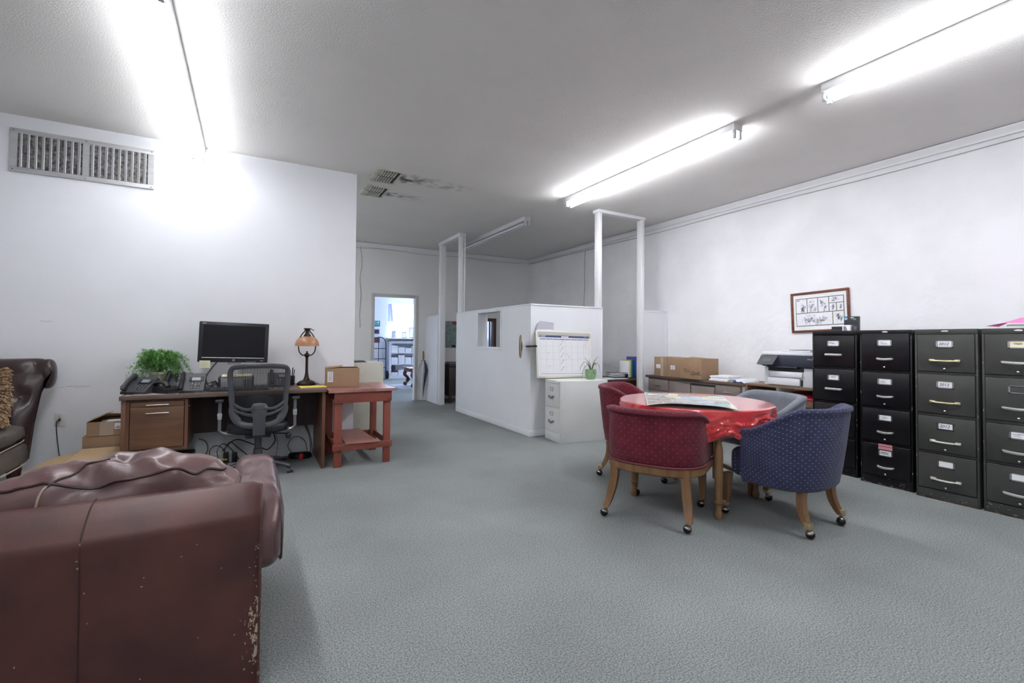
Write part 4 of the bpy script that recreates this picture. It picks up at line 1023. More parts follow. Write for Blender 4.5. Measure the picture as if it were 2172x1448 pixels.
t = thing('ink_box', (5.12, 2.325, 1.3195), 0, 'small black ink carton at the edge of the filing cabinet by its neighbour', 'box')
B().box(-.02, .03, -.022, .022, 0, .06, bev=.001).build('carton', MATS['ink_carton'], t)
b = B()
for k in range(3): b.box(-.0206, -.02, -.016, .012, .015 + .012 * k, .019 + .012 * k)
b.build('printed_lines', pm('grey_lines', (.3, .28, .3), rough=.6), t)
t = thing('ink_box', (5.16, 2.492, 1.3195), 0, 'flat black ink carton lying beside the tall black carton', 'box')
B().box(-.05, .05, -.05, .046, 0, .024, bev=.001).box(-.048, .05, -.048, .046, .0245, .050, bev=.001).build('carton', MATS['ink_carton'], t)
b = B(); b.box(4.92, 5.02, 1.10, 1.24, 1.3185, 1.352, bev=.002)
tag(b.build('paper_tub', pm('pale_green_tub', (.70, .74, .70), rough=.5)), 'small white tub under the pink paper on the filing cabinet', 'tub')
b = B()
b.grid(lambda u, v: (4.90 + .26 * v, 1.345 - .36 * u, 1.3545 + .055 * v * min(1, u * 3) + .010 * math.sin(u * 4) * (1 - v) - .012 * (1 - min(1, u * 4))), 16, 10)
b.bm.faces.ensure_lookup_table()
o = tag(b.build('pink_paper', pm('hot_pink_paper', (.95, .22, .55), rough=.7)), 'sheet of bright pink paper on the last filing cabinet', 'paper')
md = o.modifiers.new('thickness', 'SOLIDIFY'); md.thickness = .0012
b = B(); b.box(4.93, 5.16, 1.20, 1.37, 1.3185, 1.321, M=None); tag(b.build('paper_sheet', PAPER), 'white sheet lying under the pink paper', 'paper')

# ------------------------------------------------------------------ framed print on the wall
t = thing('framed_print', (RXW, 2.855, 1.555), 0, 'brown framed print of several ink sketches hung on the plaster wall', 'picture')
HW, HH = .305, .228
FRM = wood('cherry_frame', (.22, .065, .03), (.10, .03, .018), axis='y', rough=.3)
MS = RX(-2.0)
b = B()
fr = .026
for y0, y1, z0, z1 in ((-HW, HW, HH - fr, HH), (-HW, HW, -HH, -HH + fr), (-HW, -HW + fr, -HH + fr, HH - fr), (HW - fr, HW, -HH + fr, HH - fr)):
    b.box(-.028, -.002, y0, y1, z0, z1, bev=.006, M=MS)
b.build('frame', FRM, t)
B().box(-.014, -.006, -HW + fr, HW - fr, -HH + fr, HH - fr, M=MS).build('mat_board', PAPER, t)
B().box(-.0155, -.014, -.252, .252, -.158, .158, M=MS).build('olive_lines', pm('olive_mat', (.13, .14, .055), rough=.7), t)
panels = [(.245, .130, -.006, .150), (.122, .016, -.006, .150), (.008, -.098, -.006, .150), (-.106, -.245, .085, .150), (-.106, -.172, -.006, .078), (-.180, -.245, -.006, .078), (.245, -.132, -.150, -.014), (-.140, -.245, -.150, -.014)]
b = B()
for a, c, z0, z1 in panels: b.box(-.0165, -.0155, c, a, z0, z1, M=MS)
b.build('sketch_paper', pm('sketch_paper', (.80, .80, .84), rough=.8), t)
b = B(); rk = random.Random(4)
for i, (a, c, z0, z1) in enumerate(panels):
    my, mz = (a + c) / 2, (z0 + z1) / 2; wy, wz = (a - c) / 2, (z1 - z0) / 2
    n = int(24 + 7000 * wy * wz)
    cl = [(rk.uniform(-.5, .5) * wy, rk.uniform(-.6, .3) * wz) for _ in range(3 if i != 6 else 9)]
    for q in range(n):
        oy, oz = rk.choice(cl); pts = []
        y = my + oy + rk.gauss(0, wy * .16); z = mz + oz + rk.gauss(0, wz * .28)
        for s_ in range(4):
            pts.append(MS @ Vector((-.0172, max(c + .006, min(a - .006, y)), max(z0 + .006, min(z1 - .006, z))))); y += rk.gauss(0, min(.010, wy * .09)); z += rk.gauss(0, min(.012, wz * .13))
        b.tube(pts, rk.choice((.0005, .0006, .0009, .0017)), 4)
b.box(-.0172, -.0165, .205, .238, .133, .141, M=MS)
o = b.build('ink_sketches', pm('sketch_ink', (.07, .06, .09), rough=.8), t); o['kind'] = 'stuff'

# ------------------------------------------------------------------ credenza and shelf unit
TAUPE = pm('taupe_enamel', (.225, .185, .165), rough=.42, var=.06, vscale=3)
WTOP = wood('grey_walnut_top', (.13, .085, .062), (.075, .048, .036), axis='y', rough=.42)
t = thing('credenza', (4.98, 0, 0), 0, 'long taupe metal credenza with a walnut top along the plaster wall', 'cabinet')
CY0, CY1 = 3.395, 4.90
b = B(); b.box(.012, .51, CY0, CY1, .09, .697, bev=.003); b.build('body', TAUPE, t)
B().box(-.018, .525, CY0 - .012, CY1 + .03, .698, .730, bev=.004).build('top', WTOP, t)
B().box(-.004, .02, CY0 - .004, CY0 + .03, .0, .697, bev=.003).build('corner_post', pm('grey_post', (.36, .37, .37), rough=.4, metal=.5), t)
for y in (CY0 + .03, CY1 - .06): 
    for x in (.03, .46): B().box(x, x + .03, y, y + .03, 0, .09).build('foot', BLACKP, t)
def cred_drawer(y0, y1, z0, z1, handle=True, nm='drawer'):
    d = B().box(-.004, .0115, y0, y1, z0, z1, bev=.003).build(nm, TAUPE, t)
    if handle:
        m_ = (y0 + y1) / 2; zz = (z0 + z1) / 2; b = B(); b.cyl((-.026, m_ - .045, zz), (-.026, m_ + .045, zz), .0045, seg=8)
        for q in (-1, 1): b.cyl((-.004, m_ + q * .04, zz), (-.026, m_ + q * .04, zz), .004, seg=8)
        b.box(-.008, -.004, m_ - .05, m_ + .05, zz - .006, zz + .006); b.build('handle', CHROME, d)
for y0, y1 in ((4.53, 4.885), (3.45, 3.775)):
    for z0, z1 in ((.53, .68), (.33, .52), (.10, .32)): cred_drawer(y0, y1, z0, z1)
cred_drawer(4.16, 4.50, .10, .672, False, 'sliding_door'); cred_drawer(3.80, 4.145, .10, .648, False, 'sliding_door')
B().box(.0, .0118, 3.80, 4.145, .655, .672).build('finger_slot', INK, t)
# cartons and paper on it
ZC = .7305
t = thing('cardboard_box', (5.12, 4.67, ZC), 0, 'brown carton with a white label at the partition end of the credenza', 'box', None)
B().box(-.13, .15, -.115, .118, 0, .262, bev=.003).build('carton', CARD, t); B().box(-.1312, -.1302, .005, .078, .105, .158).build('label', PAPER, t)
b = B(); scribble(b, -.068, -.014, .112, .15, 4, T(-.132, 0, 0) @ RZ(-90), r=.0009); b.build('label_print', pm('grey_print', (.2, .2, .2)), t)
B().box(-.1306, -.1301, -.05, .0, .0, .26).build('tape', TAPE, t)
t = thing('cardboard_box', (5.12, 4.42, ZC), 0, 'brown carton with a white label in the middle of the three on the credenza', 'box')
B().box(-.135, .15, -.125, .128, 0, .260, bev=.003).build('carton', CARD, t); B().box(-.1362, -.1352, -.005, .07, .100, .156).build('label', PAPER, t)
b = B(); scribble(b, -.06, -.0, .108, .148, 5, T(-.137, 0, 0) @ RZ(-90), r=.0012); b.build('label_print', INK, t)
t = thing('cardboard_box', (5.06, 4.09, ZC), 0, 'brown carton with black lettering beside the white paper reams', 'box')
B().box(-.135, .19, -.145, .195, 0, .262, bev=.003).build('carton', CARD, t)
B().poly([(-.137, -.145, .262), (-.137, .12, .262), (-.02, .10, .275), (-.02, -.13, .27)], (0, 0, .003)).build('flap', CARD, t)
b = B()
b.box(-.1357, -.1350, .04, .13, .105, .11).box(-.1357, -.135, .075, .13, .12, .126)
for k in range(4): b.box(-.1357, -.135, .035 + .027 * k, .047 + .027 * k, .085, .094)
b.mesh(text_mesh('Quill', .066, shear=.3), T(-.1362, -.045, .075) @ RZ(-90) @ RX(90)); b.mesh(text_mesh('.com', .019), T(-.1362, -.122, .060) @ RZ(-90) @ RX(90))
b.build('printed_lettering', pm('carton_ink', (.05, .035, .025), rough=.8), t)
def paper_pile(name, x0, x1, y0, y1, z, h, n, label, mat_=PAPER, jit=.012, seed=1, group=None):
    rr = random.Random(seed); b = B()
    for k in range(n):
        jx, jy = rr.uniform(-jit, jit), rr.uniform(-jit, jit)
        b.box(x0 + jx, x1 + jx, y0 + jy, y1 + jy, z + h * k / n + .0003, z + h * (k + 1) / n - .0003, bev=.0015, seg=1)
    return tag(b.build(name, mat_), label, 'paper stack', group)
paper_pile('paper_ream', 4.99, 5.27, 3.615, 3.875, ZC, .062, 3, 'white paper ream on the credenza in front of the lettered carton')
b = B(); rq = random.Random(8)
b.grid(lambda u, v: (4.985 + .28 * v, 3.40 + .185 * u, ZC + .004 + .038 * math.sin(min(1, u * 3) * PI / 2) * math.sin(min(1, (1 - u) * 3) * PI / 2) * math.sin(min(1, v * 4 + .15) * PI / 2) + .006 * noise.noise(Vector((u * 5, v * 5, 2)))), 24, 18)
o = b.build('paper_ream', pm('crumpled_wrapper', (.76, .77, .82), rough=.5, bump=.6, bscale=18, bdist=.02)); tag(o, 'opened paper ream in a crumpled white and blue wrapper', 'paper stack')
o.modifiers.new('thickness', 'SOLIDIFY').thickness = .004
b = B(); b.poly([(4.9835, 3.505, ZC + .006), (4.9835, 3.555, ZC + .006), (4.988, 3.55, ZC + .026), (4.988, 3.515, ZC + .03)], (.0005, 0, 0)); b.poly([(4.9835, 3.43, ZC + .006), (4.9835, 3.46, ZC + .006), (4.987, 3.46, ZC + .018), (4.987, 3.435, ZC + .018)], (.0005, 0, 0))
b.build('blue_print', pm('royal_blue_print', (.03, .08, .40), rough=.5), o)
# shelf unit
UW = wood('oak_veneer_shelf', (.27, .165, .10), (.18, .105, .062), axis='y', rough=.45)
t = thing('shelf_unit', (4.90, 0, 0), 0, 'low open wooden shelf unit holding the printer', 'shelf')
SY0, SY1, SZT = 2.55, 3.335, .745
B().box(0, .55, SY0, SY1, SZT - .022, SZT, bev=.002).build('top', UW, t)
B().box(0, .55, SY1 - .022, SY1, 0, SZT - .0225).build('side', UW, t); B().box(0, .55, SY0, SY0 + .022, 0, SZT - .0225).build('side', UW, t)
B().box(0.0, .54, SY0 + .0225, SY1 - .0225, .60, .618).build('shelf', UW, t)
B().box(0.0, .54, SY0 + .0225, SY1 - .0225, .30, .318).build('shelf', UW, t)
B().box(0, .02, SY0 + .0225, SY1 - .0225, .555, .5995).build('lower_rail', UW, t)
B().box(.52, .54, SY0 + .0225, SY1 - .0225, .32, .599).build('back_panel', pm('grey_board', (.45, .43, .40), rough=.7), t)
paper_pile('paper_stack', 4.93, 5.15, 3.0, 3.29, .6185, .028, 5, 'stack of lilac and white paper on the open shelf', pm('lilac_paper', (.62, .55, .72), rough=.8), seed=3)
paper_pile('paper_stack', 4.93, 5.2, 2.60, 2.80, .6185, .022, 4, 'stack of violet paper under the red folder on the shelf', pm('violet_paper', (.50, .20, .52), rough=.8), seed=4)
b = B(); b.grid(lambda u, v: (4.90 + .30 * v, 2.98 - .37 * u, .644 + .03 * v + .018 * math.sin(u * 3) - .02 * u * (1 - v)), 12, 8)
o = tag(b.build('red_folder', pm('red_folder', (.55, .02, .035), rough=.5)), 'red paper folder lying on the open shelf under the printer', 'folder'); o.modifiers.new('thickness', 'SOLIDIFY').thickness = .004
b = B(); b.grid(lambda u, v: (5.0 + .26 * v, 2.84 - .25 * u, .672 + .02 * math.sin(u * PI) + .012 * v), 10, 6)
o = tag(b.build('red_folder', pm('dark_red_folder', (.13, .008, .012), rough=.5)), 'darker red folder bowed on top of the bright red one', 'folder'); o.modifiers.new('thickness', 'SOLIDIFY').thickness = .004
# printer
t = thing('printer', (4.94, 2.86, SZT + .0005), 0, 'white and dark blue-grey office printer on the wooden shelf unit', 'printer')
PNAV = pm('printer_navy', (.030, .034, .055), rough=.5)
PW = pm('printer_white', (.74, .76, .79), rough=.35)
B().box(.0, .44, -.30, .28, .0, .20, bev=.012).build('body', PW, t)
B().box(-.02, .42, -.115, .228, .01, .085, bev=.010).build('paper_tray', PW, t)
B().box(-.024, .40, -.140, .20, .095, .155, bev=.010).build('paper_tray', PW, t)
B().box(-.012, .005, -.135, -.118, .012, .075).build('tray_notch', INK, t)
B().box(-.012, .1, -.145, .225, .158, .195, bev=.004).build('output_slot', INK, t)
B().box(-.06, .1, -.10, .22, .190, .204, bev=.004, M=RY(4)).build('output_tray', PNAV, t)
B().box(-.03, .44, -.31, .285, .205, .322, bev=.008).build('scanner_body', PNAV, t)
B().box(-.03, .44, -.315, .29, .3235, .362, bev=.010).build('scanner_lid', PW, t)
B().box(.02, .3, -.20, .10, .3625, .378, bev=.006).build('document_feeder', PW, t)
B().box(.04, .2, -.12, .03, .3785, .383).build('feeder_slot', INK, t)
cp = B().rings([[(-.034, .29, .322), (-.034, .10, .322), (-.0305, .10, .315), (-.0305, .29, .315)], [(-.105, .30, .225), (-.105, .125, .225), (-.03, .125, .215), (-.03, .30, .215)]]).build('control_panel', DGREYP, t, sharp=20)
B().poly([(-.055, .245, .293), (-.055, .155, .293), (-.086, .162, .253), (-.086, .25, .253)], (-.001, 0, .001)).build('touch_screen', pm('panel_screen', (.12, .13, .14), rough=.15), cp)
b = B(); b.mesh(text_mesh('OfficeJet Pro', .016), T(-.0312, -.235, .29) @ RZ(-90) @ RX(90)); b.build('lettering', LGREYP, t)

# ------------------------------------------------------------------ white filing cabinet, calendar board, plant
WEN = pm('white_enamel', (.66, .67, .655), rough=.4, var=.05, vscale=4, bump=.0)
t = thing('filing_cabinet', (3.185, 4.52, 0), -7, 'two-drawer white filing cabinet with its side to the room, at the partition corner', 'filing cabinet')
CD, CW, CH_ = .66, .385, .728
b = B(); b.box(.018, CD, 0, CW, 0, CH_, bev=.004).box(0, .0175, 0, .012, 0, CH_, bev=.002).box(0, .0175, CW - .012, CW, 0, CH_, bev=.002).box(0, .0175, .0125, CW - .0125, CH_ - .035, CH_, bev=.002).box(0, .0175, .0125, CW - .0125, 0, .105, bev=.002).box(.004, .0175, .0125, CW - .0125, .398, .41)
b.build('body', WEN, t)
for z0, z1 in ((.108, .395), (.413, .69)):
    d = B().box(-.004, .0172, .015, CW - .015, z0, z1, bev=.003).build('drawer', WEN, t)
    m_ = CW * .52; zl = z1 - .07
    b = B()
    for a in ((m_ - .034, m_ + .034, zl - .022, zl - .017), (m_ - .034, m_ + .034, zl + .017, zl + .022), (m_ - .034, m_ - .029, zl - .017, zl + .017), (m_ + .029, m_ + .034, zl - .017, zl + .017)): b.box(-.008, -.004, *a)
    b.build('label_holder', GREYP, d)
    zh = z1 - .165
    B().tube([(-.004, m_ - .055, zh + .012), (-.022, m_ - .05, zh + .010), (-.026, m_, zh - .004), (-.022, m_ + .05, zh + .004), (-.004, m_ + .055, zh + .008)], [.008, .010, .013, .010], 8, smooth=4, flat=(.7, 1)).build('handle', GREYP, d)
b = B(); b.cyl((-.001, .02, .712), (-.010, .02, .712), .007, seg=10); b.build('lock', CHROME, t)
b = B(); rs_ = random.Random(2)
for _ in range(34):
    x = rs_.choice((rs_.uniform(.02, .12), rs_.uniform(.05, CD - .03))); z = rs_.uniform(.04, .68); b.box(x, x + rs_.uniform(.001, .003), -.0006, 0, z, z + rs_.uniform(.004, .03))
o = b.build('scratches', pm('pale_scratch', (.52, .50, .46), rough=.8), t); o['kind'] = 'stuff'
t = thing('calendar_board', (3.540, 4.885, .729), -.5, 'white dry-erase calendar board with handwriting, leaning on the partition', 'board')
ML = T(0, 0, .003) @ RX(-5.5) @ RY(.9)
BW, BH = .437, .60
b = B(); b.box(-BW, BW, 0, .018, 0, BH, bev=.007, M=ML); b.build('frame', pm('ivory_frame', (.70, .68, .58), rough=.4), t)
B().box(-BW + .022, BW - .022, -.0006, .001, .028, BH - .018, M=ML).build('board', pm('dry_erase_white', (.80, .80, .82), rough=.25), t)
B().box(-BW + .022, BW - .022, -.0012, -.0004, BH - .088, BH - .018, M=ML).build('header_margin', pm('warm_grey_margin', (.50, .49, .46), rough=.5), t)
NB = pm('navy_print', (.06, .085, .20), rough=.5)
GX0, GX1, GZ0, GZ1 = -BW + .05, BW - .05, .075, BH - .115
cw = (GX1 - GX0) / 8
b = B(); b.box(GX0, GX1, -.0020, -.0012, BH - .086, BH - .060, M=ML)
for k in range(8): b.box(GX0 + cw * k + .003, GX0 + cw * (k + 1) - .003, -.0014, -.0006, BH - .112, BH - .103, M=ML)
b.build('header_bars', NB, t)
b = B(); b.box(-.055, .055, -.0028, -.002, BH - .083, BH - .068, M=ML); scribble(b, GX0 + .005, GX0 + .13, BH - .079, BH - .067, 3, ML @ T(0, -.0026, 0), r=.0016, amp=.2, seglen=12); scribble(b, GX1 - .10, GX1 - .006, BH - .078, BH - .068, 2, ML @ T(0, -.0026, 0), r=.0010, amp=.2, seglen=12)
b.build('header_lettering', PAPER, t)
b = B()
for k in range(9): b.box(GX0 + cw * k - .0008, GX0 + cw * k + .0008, -.0013, -.0006, GZ0, GZ1, M=ML)
for k in range(6): b.box(GX0, GX0 + cw * 7, -.0013, -.0006, GZ0 + (GZ1 - GZ0) * k / 5 - .0008, GZ0 + (GZ1 - GZ0) * k / 5 + .0008, M=ML)
b.build('grid_lines', pm('pale_blue_line', (.50, .54, .60), rough=.5), t)
B().box(GX0 + .01, GX1 - .01, -.0014, -.0006, .052, .057, M=ML).build('bottom_rule', GREYP, t)
b = B(); r3 = random.Random(31); rh = (GZ1 - GZ0) / 5
for r_ in range(5):
    for q in range(5):
        x0 = GX0 + cw * 3 + .008 + .012 * q; z0 = GZ0 + rh * (4 - r_) + .012 + .012 * q
        scribble(b, x0, x0 + .028, z0, z0 + .020, 2, ML @ T(0, -.0018, 0), r=.0008, rr=r3, seglen=6)
b.build('black_handwriting', pm('marker_black', (.09, .09, .11), rough=.7), t)
b = B()
for q in range(7): scribble(b, GX0 + cw * 7 + .006, GX0 + cw * 8 - .002, GZ1 - .025 - .013 * q, GZ1 - .015 - .013 * q, 1, ML @ T(0, -.0018, 0), r=.0011, rr=r3, seglen=8)
for x, z, ww in ((1.2, 2.85, .5), (1.2, .8, .55), (3.5, 1.82, .4), (4.1, 2.65, .7), (4.1, 2.4, .8), (4.2, 2.15, .6)): scribble(b, GX0 + cw * x, GX0 + cw * (x + ww), GZ0 + rh * z, GZ0 + rh * z + .014, 2, ML @ T(0, -.0018, 0), r=.0010, rr=r3, seglen=7)
b.build('red_handwriting', pm('marker_red', (.80, .16, .22), rough=.7), t)
b = B()
for r_ in range(5):
    for c_ in range(7):
        if r3.random() < .8: scribble(b, GX0 + cw * c_ + .004, GX0 + cw * c_ + (.022 if r_ < 3 else .028), GZ0 + rh * (5 - r_) - .020, GZ0 + rh * (5 - r_) - .004, 1, ML @ T(0, -.0018, 0), r=.0007 if r_ < 3 else .0012, rr=r3, seglen=4)
b.build('blue_numbers', pm('marker_blue', (.25, .36, .55), rough=.7), t)
# wall pocket with papers behind the board
t = thing('wall_file', (3.30, PY - .008, 1.175), 0, 'clear wall file stuffed with white papers behind the calendar board', 'file holder')
B().box(-.14, .10, -.038, -.001, .0, .17, bev=.003).build('holder', pm('frosted_acrylic', (.70, .71, .74), rough=.3), t)
for k in range(7): B().box(-.13 + .006 * k, .09 + .004 * k, -.034 + .005 * k, -.031 + .005 * k, .02, .232 + .010 * ((k * 3) % 5), M=RY(-5 + 3.1 * (k % 4))).build('paper_sheet', pm('lavender_grey_paper', (.50, .49, .56), rough=.8), t)
for k in range(3): B().poly([(-.142, -.035 + .006 * k, .04), (-.142, -.033 + .006 * k, .17 - .02 * k), (-.19 + .012 * k, -.05, .12 - .02 * k), (-.165, -.045, .03)], (0, .0008, 0)).build('paper_sheet', MATS['lavender_grey_paper'], t)
t = thing('disc_bracket', (2.945, 5.03, 1.130), -36, 'round wooden disc on a black rod sticking out past the partition corner', 'sign')
B().lathe([(.001, -.012), (.06, -.013), (.138, -.006), (.142, 0), (.138, .006), (.06, .004), (.001, .004)], seg=48, M=RY(-90)).build('disc', wood('pale_disc_wood', (.45, .31, .19), (.33, .21, .12), axis='z'), t)
B().lathe([(.142, -.004), (.145, 0), (.142, .004), (.139, 0)], seg=48, M=RY(-90), cap=False).build('rim', INK, t)
B().lathe([(.001, -.02), (.05, -.018), (.066, -.0135), (.066, -.012), (.001, -.012)], seg=32, M=RY(-90)).build('boss', BLACKP, t)
B().cyl((.012, 0, 0), (.07, 0, .002), .004, seg=8).build('spindle', CHROME, t)
B().cyl((.065, 0, .002), (.205, .0, .006), .012, seg=12).build('rod', BLACKP, t)
# potted plant
t = thing('potted_plant', (3.722, 4.625, .7285), 0, 'small spidery green plant in a mottled green pot on the white filing cabinet', 'plant')
B().lathe([(.046, 0), (.05, .004), (.066, .05), (.072, .09), (.070, .122), (.066, .124), (.063, .116), (.063, .10)], seg=26).build('pot', pm('green_glaze', (.20, .36, .16), rough=.3, col2=(.30, .46, .24), vscale=22), t)
B().lathe([(.062, .100), (.001, .106)], seg=20).build('soil', pm('soil', (.06, .04, .03), rough=.9), t)
LEAF = pm('spider_leaf', (.10, .20, .10), rough=.45, var=.3, vscale=14)
for P, w_ in (([(0, 0, .10), (-.03, -.01, .17), (-.06, -.02, .22), (-.10, -.03, .25), (-.125, -.03, .27)], .012), ([(0, 0, .10), (-.05, 0, .19), (-.11, -.02, .215), (-.17, -.03, .17), (-.19, -.03, .11)], .012),
              ([(0, 0, .10), (-.05, -.02, .17), (-.10, -.03, .165), (-.15, -.04, .10), (-.168, -.04, .005)], .011), ([(0, 0, .10), (.03, 0, .17), (.07, 0, .24), (.11, 0, .275), (.15, 0, .275)], .011),
              ([(0, 0, .10), (.04, 0, .17), (.08, -.01, .205), (.12, -.02, .17), (.135, -.02, .08)], .012), ([(0, 0, .10), (.02, -.01, .15), (.03, -.01, .19), (.045, -.01, .22)], .016),
              ([(0, 0, .10), (.05, .01, .18), (.085, .01, .20), (.10, .01, .15)], .012), ([(-.005, -.02, .10), (-.012, -.04, .125), (-.012, -.075, .10), (-.008, -.09, .06)], .009), ([(0, 0, .10), (.0, .01, .18), (-.01, .02, .25)], .009)):
    b = B(); pts = spline([Vector(p) for p in P], 5); n = len(pts)
    rs = []
    for i, p in enumerate(pts):
        tn = (pts[min(i + 1, n - 1)] - pts[max(i - 1, 0)]).normalized(); sd = Vector((0.25, 1, 0)); sd = (sd - tn * sd.dot(tn)).normalized(); up = sd.cross(tn)
        ww = w_ * (1 - (i / (n - 1)) ** 2.2) + .0008
        rs.append([p - sd * ww + up * ww * .25, p - up * .001, p + sd * ww + up * ww * .25, p + up * .0008])
    b.rings(rs).build('leaf', LEAF, t)

# ------------------------------------------------------------------ desk with folders behind the post frame
t = thing('side_desk', (0, 0, 0), 0, 'walnut side desk seen through the white post frame', 'desk')
B().box(4.30, 5.47, 5.22, 5.83, .62, .65, bev=.003).build('desktop', WTOP, t)
B().box(4.34, 5.43, 5.26, 5.28, .25, .619).build('front_panel', pm('redwood_panel', (.13, .05, .028), rough=.45, col2=(.08, .03, .018), vscale=4, stretch=(8, 8, .6)), t)
for x in (4.31, 5.41): B().box(x, x + .03, 5.26, 5.80, 0, .619).build('end_panel', WTOP, t)
b = B(); b.box(4.33, 4.93, 5.235, 5.52, .6505, .656); tag(b.build('desk_pad', PAPER), 'white paper pad on the side desk', 'desk pad')
t = thing('wire_basket', (4.86, 5.42, .657), 0, 'black wire letter basket with papers on the side desk', 'basket')
b = B()
for z, s_ in ((.075, 1.0), (.045, .96), (.015, .92)): b.tube([(-.135 * s_, -.10 * s_, z), (.135 * s_, -.10 * s_, z), (.135 * s_, .10 * s_, z), (-.135 * s_, .10 * s_, z)], .003, 5, loop=True)
for k in range(9): x = -.12 + .03 * k; b.tube([(x, -.10, .075), (x * .92, -.092, .012), (x * .92, .092, .012), (x, .10, .075)], .002, 4)
b.tube([(-.16, -.10, .079), (-.135, -.10, .077)], .003, 5)
b.build('wires', BLACKP, t)
b = B()
for k in range(4): b.box(4.76 + .01 * k, 4.96, 5.34, 5.49, .675 + .011 * k, .683 + .011 * k)
tag(b.build('paper_stack', PAPER), 'white papers lying in the black wire basket', 'paper stack')
b = B(); b.box(4.975, 5.26, 5.29, 5.52, .6505, .66, bev=.002); t = thing('folder_tray', (0, 0, 0), 0, 'black tray holding upright folders on the side desk', 'tray'); b.build('base', BLACKP, t)
for x in (4.978, 5.252): B().box(x, x + .004, 5.30, 5.51, .6605, .715).build('end_plate', BLACKP, t)
GF = pm('green_folder', (.05, .25, .08), rough=.6)
for x, wd, hh, m_, lb in ((4.99, .022, .245, PAPER, 'white folder first in the upright row on the side desk'), (5.02, .018, .25, CREAM, 'cream folder in the upright row on the side desk'), (5.045, .014, .265, pm('lime_folder', (.45, .55, .12), rough=.6), 'lime green folder in the upright row on the side desk'),
                          (5.067, .012, .255, GF, 'dark green folder in the upright row on the side desk'), (5.09, .034, .255, pm('blue_folder', (.008, .07, .30), rough=.5), 'deep blue folder in the upright row on the side desk'), (5.13, .112, .31, pm('violet_binder', (.11, .13, .48), rough=.45), 'tall violet blue binder at the end of the upright row')):
    b = B(); b.box(x, x + wd, 5.31, 5.50, .6608, .6608 + hh, bev=min(.004, wd * .3))
    o = tag(b.build('folder' if wd < .1 else 'binder', m_), lb, 'folder')
    if wd > .1: B().tube([(x + .02, 5.309, .6608 + .10), (x + .03, 5.309, .6608 + .125), (x + .105, 5.309, .6608 + .125)], .002, 4, smooth=3).build('pocket_edge', pm('dark_violet', (.06, .07, .28), rough=.5), o)  # pocket edge drawn as a darker violet line
# desk and map behind the partition door
t = thing('steel_desk', (0, 0, 0), 0, 'dark brown desk standing inside the partition door', 'desk')
DB = pm('dark_brown_desk', (.040, .028, .026), rough=.45)
b = B(); b.box(3.30, 4.3, 8.30, 8.95, .70, .735, bev=.004).box(3.32, 3.75, 8.34, 8.92, .14, .70, bev=.004); b.build('body', DB, t)
for x, y in ((3.34, 8.36), (3.71, 8.36), (4.24, 8.36), (4.24, 8.88)): B().box(x, x + .04, y, y + .04, 0, .139 if x < 4 else .699).build('leg', DB, t)
paper_pile('paper_stack', 3.34, 3.62, 8.36, 8.6, .7355, .05, 7, 'messy stack of magazines on the dark desk inside the partition', pm('mixed_magazines', (.45, .42, .40), rough=.6, col2=(.05, .04, .05), vscale=25), jit=.03, seed=6)
t = thing('wall_map', (3.62, BY, 1.32), 0, 'green road map pinned on the grey back wall', 'map')
B().box(-.13, .14, -.003, -.0005, -.275, .275).build('sheet', pm('map_print', (.30, .38, .33), rough=.7, col2=(.16, .25, .24), vscale=16, detail=8), t)
B().box(.055, .14, -.004, -.003, .205, .275).build('red_title', pm('map_red', (.40, .03, .05), rough=.6), t)
B().box(.04, .12, -.004, -.003, -.27, -.22).build('black_legend', INK, t)

# umbrella leaning in the corner by the doorway
t = thing('umbrella', (3.005, 8.93, 0), 0, 'navy and white golf umbrella with a wooden handle leaning by the doorway', 'umbrella')
NAVY = pm('navy_nylon', (.010, .016, .05), rough=.5); UWH = pm('white_nylon', (.62, .62, .64), rough=.5)
b = B(); rs = []
n = 32
for z, r, wv in ((.06, .008, 0), (.12, .02, .15), (.30, .050, .28), (.48, .075, .35), (.60, .088, .32), (.70, .060, .3), (.78, .03, .2), (.80, .016, 0)):
    rs.append([((1.3 * r * (1 + wv * math.cos(8 * a + .6))) * math.cos(a + z) * .95, 1.1 * r * (1 + wv * math.cos(8 * a + .6)) * math.sin(a + z) * .6, z) for a in [2 * PI * k / n for k in range(n)]])
V = [[b.bm.verts.new(p) for p in r] for r in rs]
for i in range(len(rs) - 1):
    for k in range(n):
        f = b.bm.faces.new([V[i][k], V[i][(k + 1) % n], V[i + 1][(k + 1) % n], V[i + 1][k]]); f.material_index = 1 if k % 8 in (6, 7) else 0
b.build('canopy', [UWH, NAVY], t)
B().cyl((0, 0, 0.0), (0, 0, .82), .006, seg=8).build('shaft', CHROME, t)
B().tube([(0, 0, .80), (0, 0, .86), (0, 0, .95), (0, 0, .985)], [.012, .017, .016, .008], 10, smooth=3).build('handle', OAK, t)
for k in range(8):
    a = 2 * PI * k / 8; B().tube([(.02 * math.cos(a), .014 * math.sin(a), .77), (.045 * math.cos(a), .028 * math.sin(a), .80)], .004, 5).build('rib_tip', BLACKP, t)

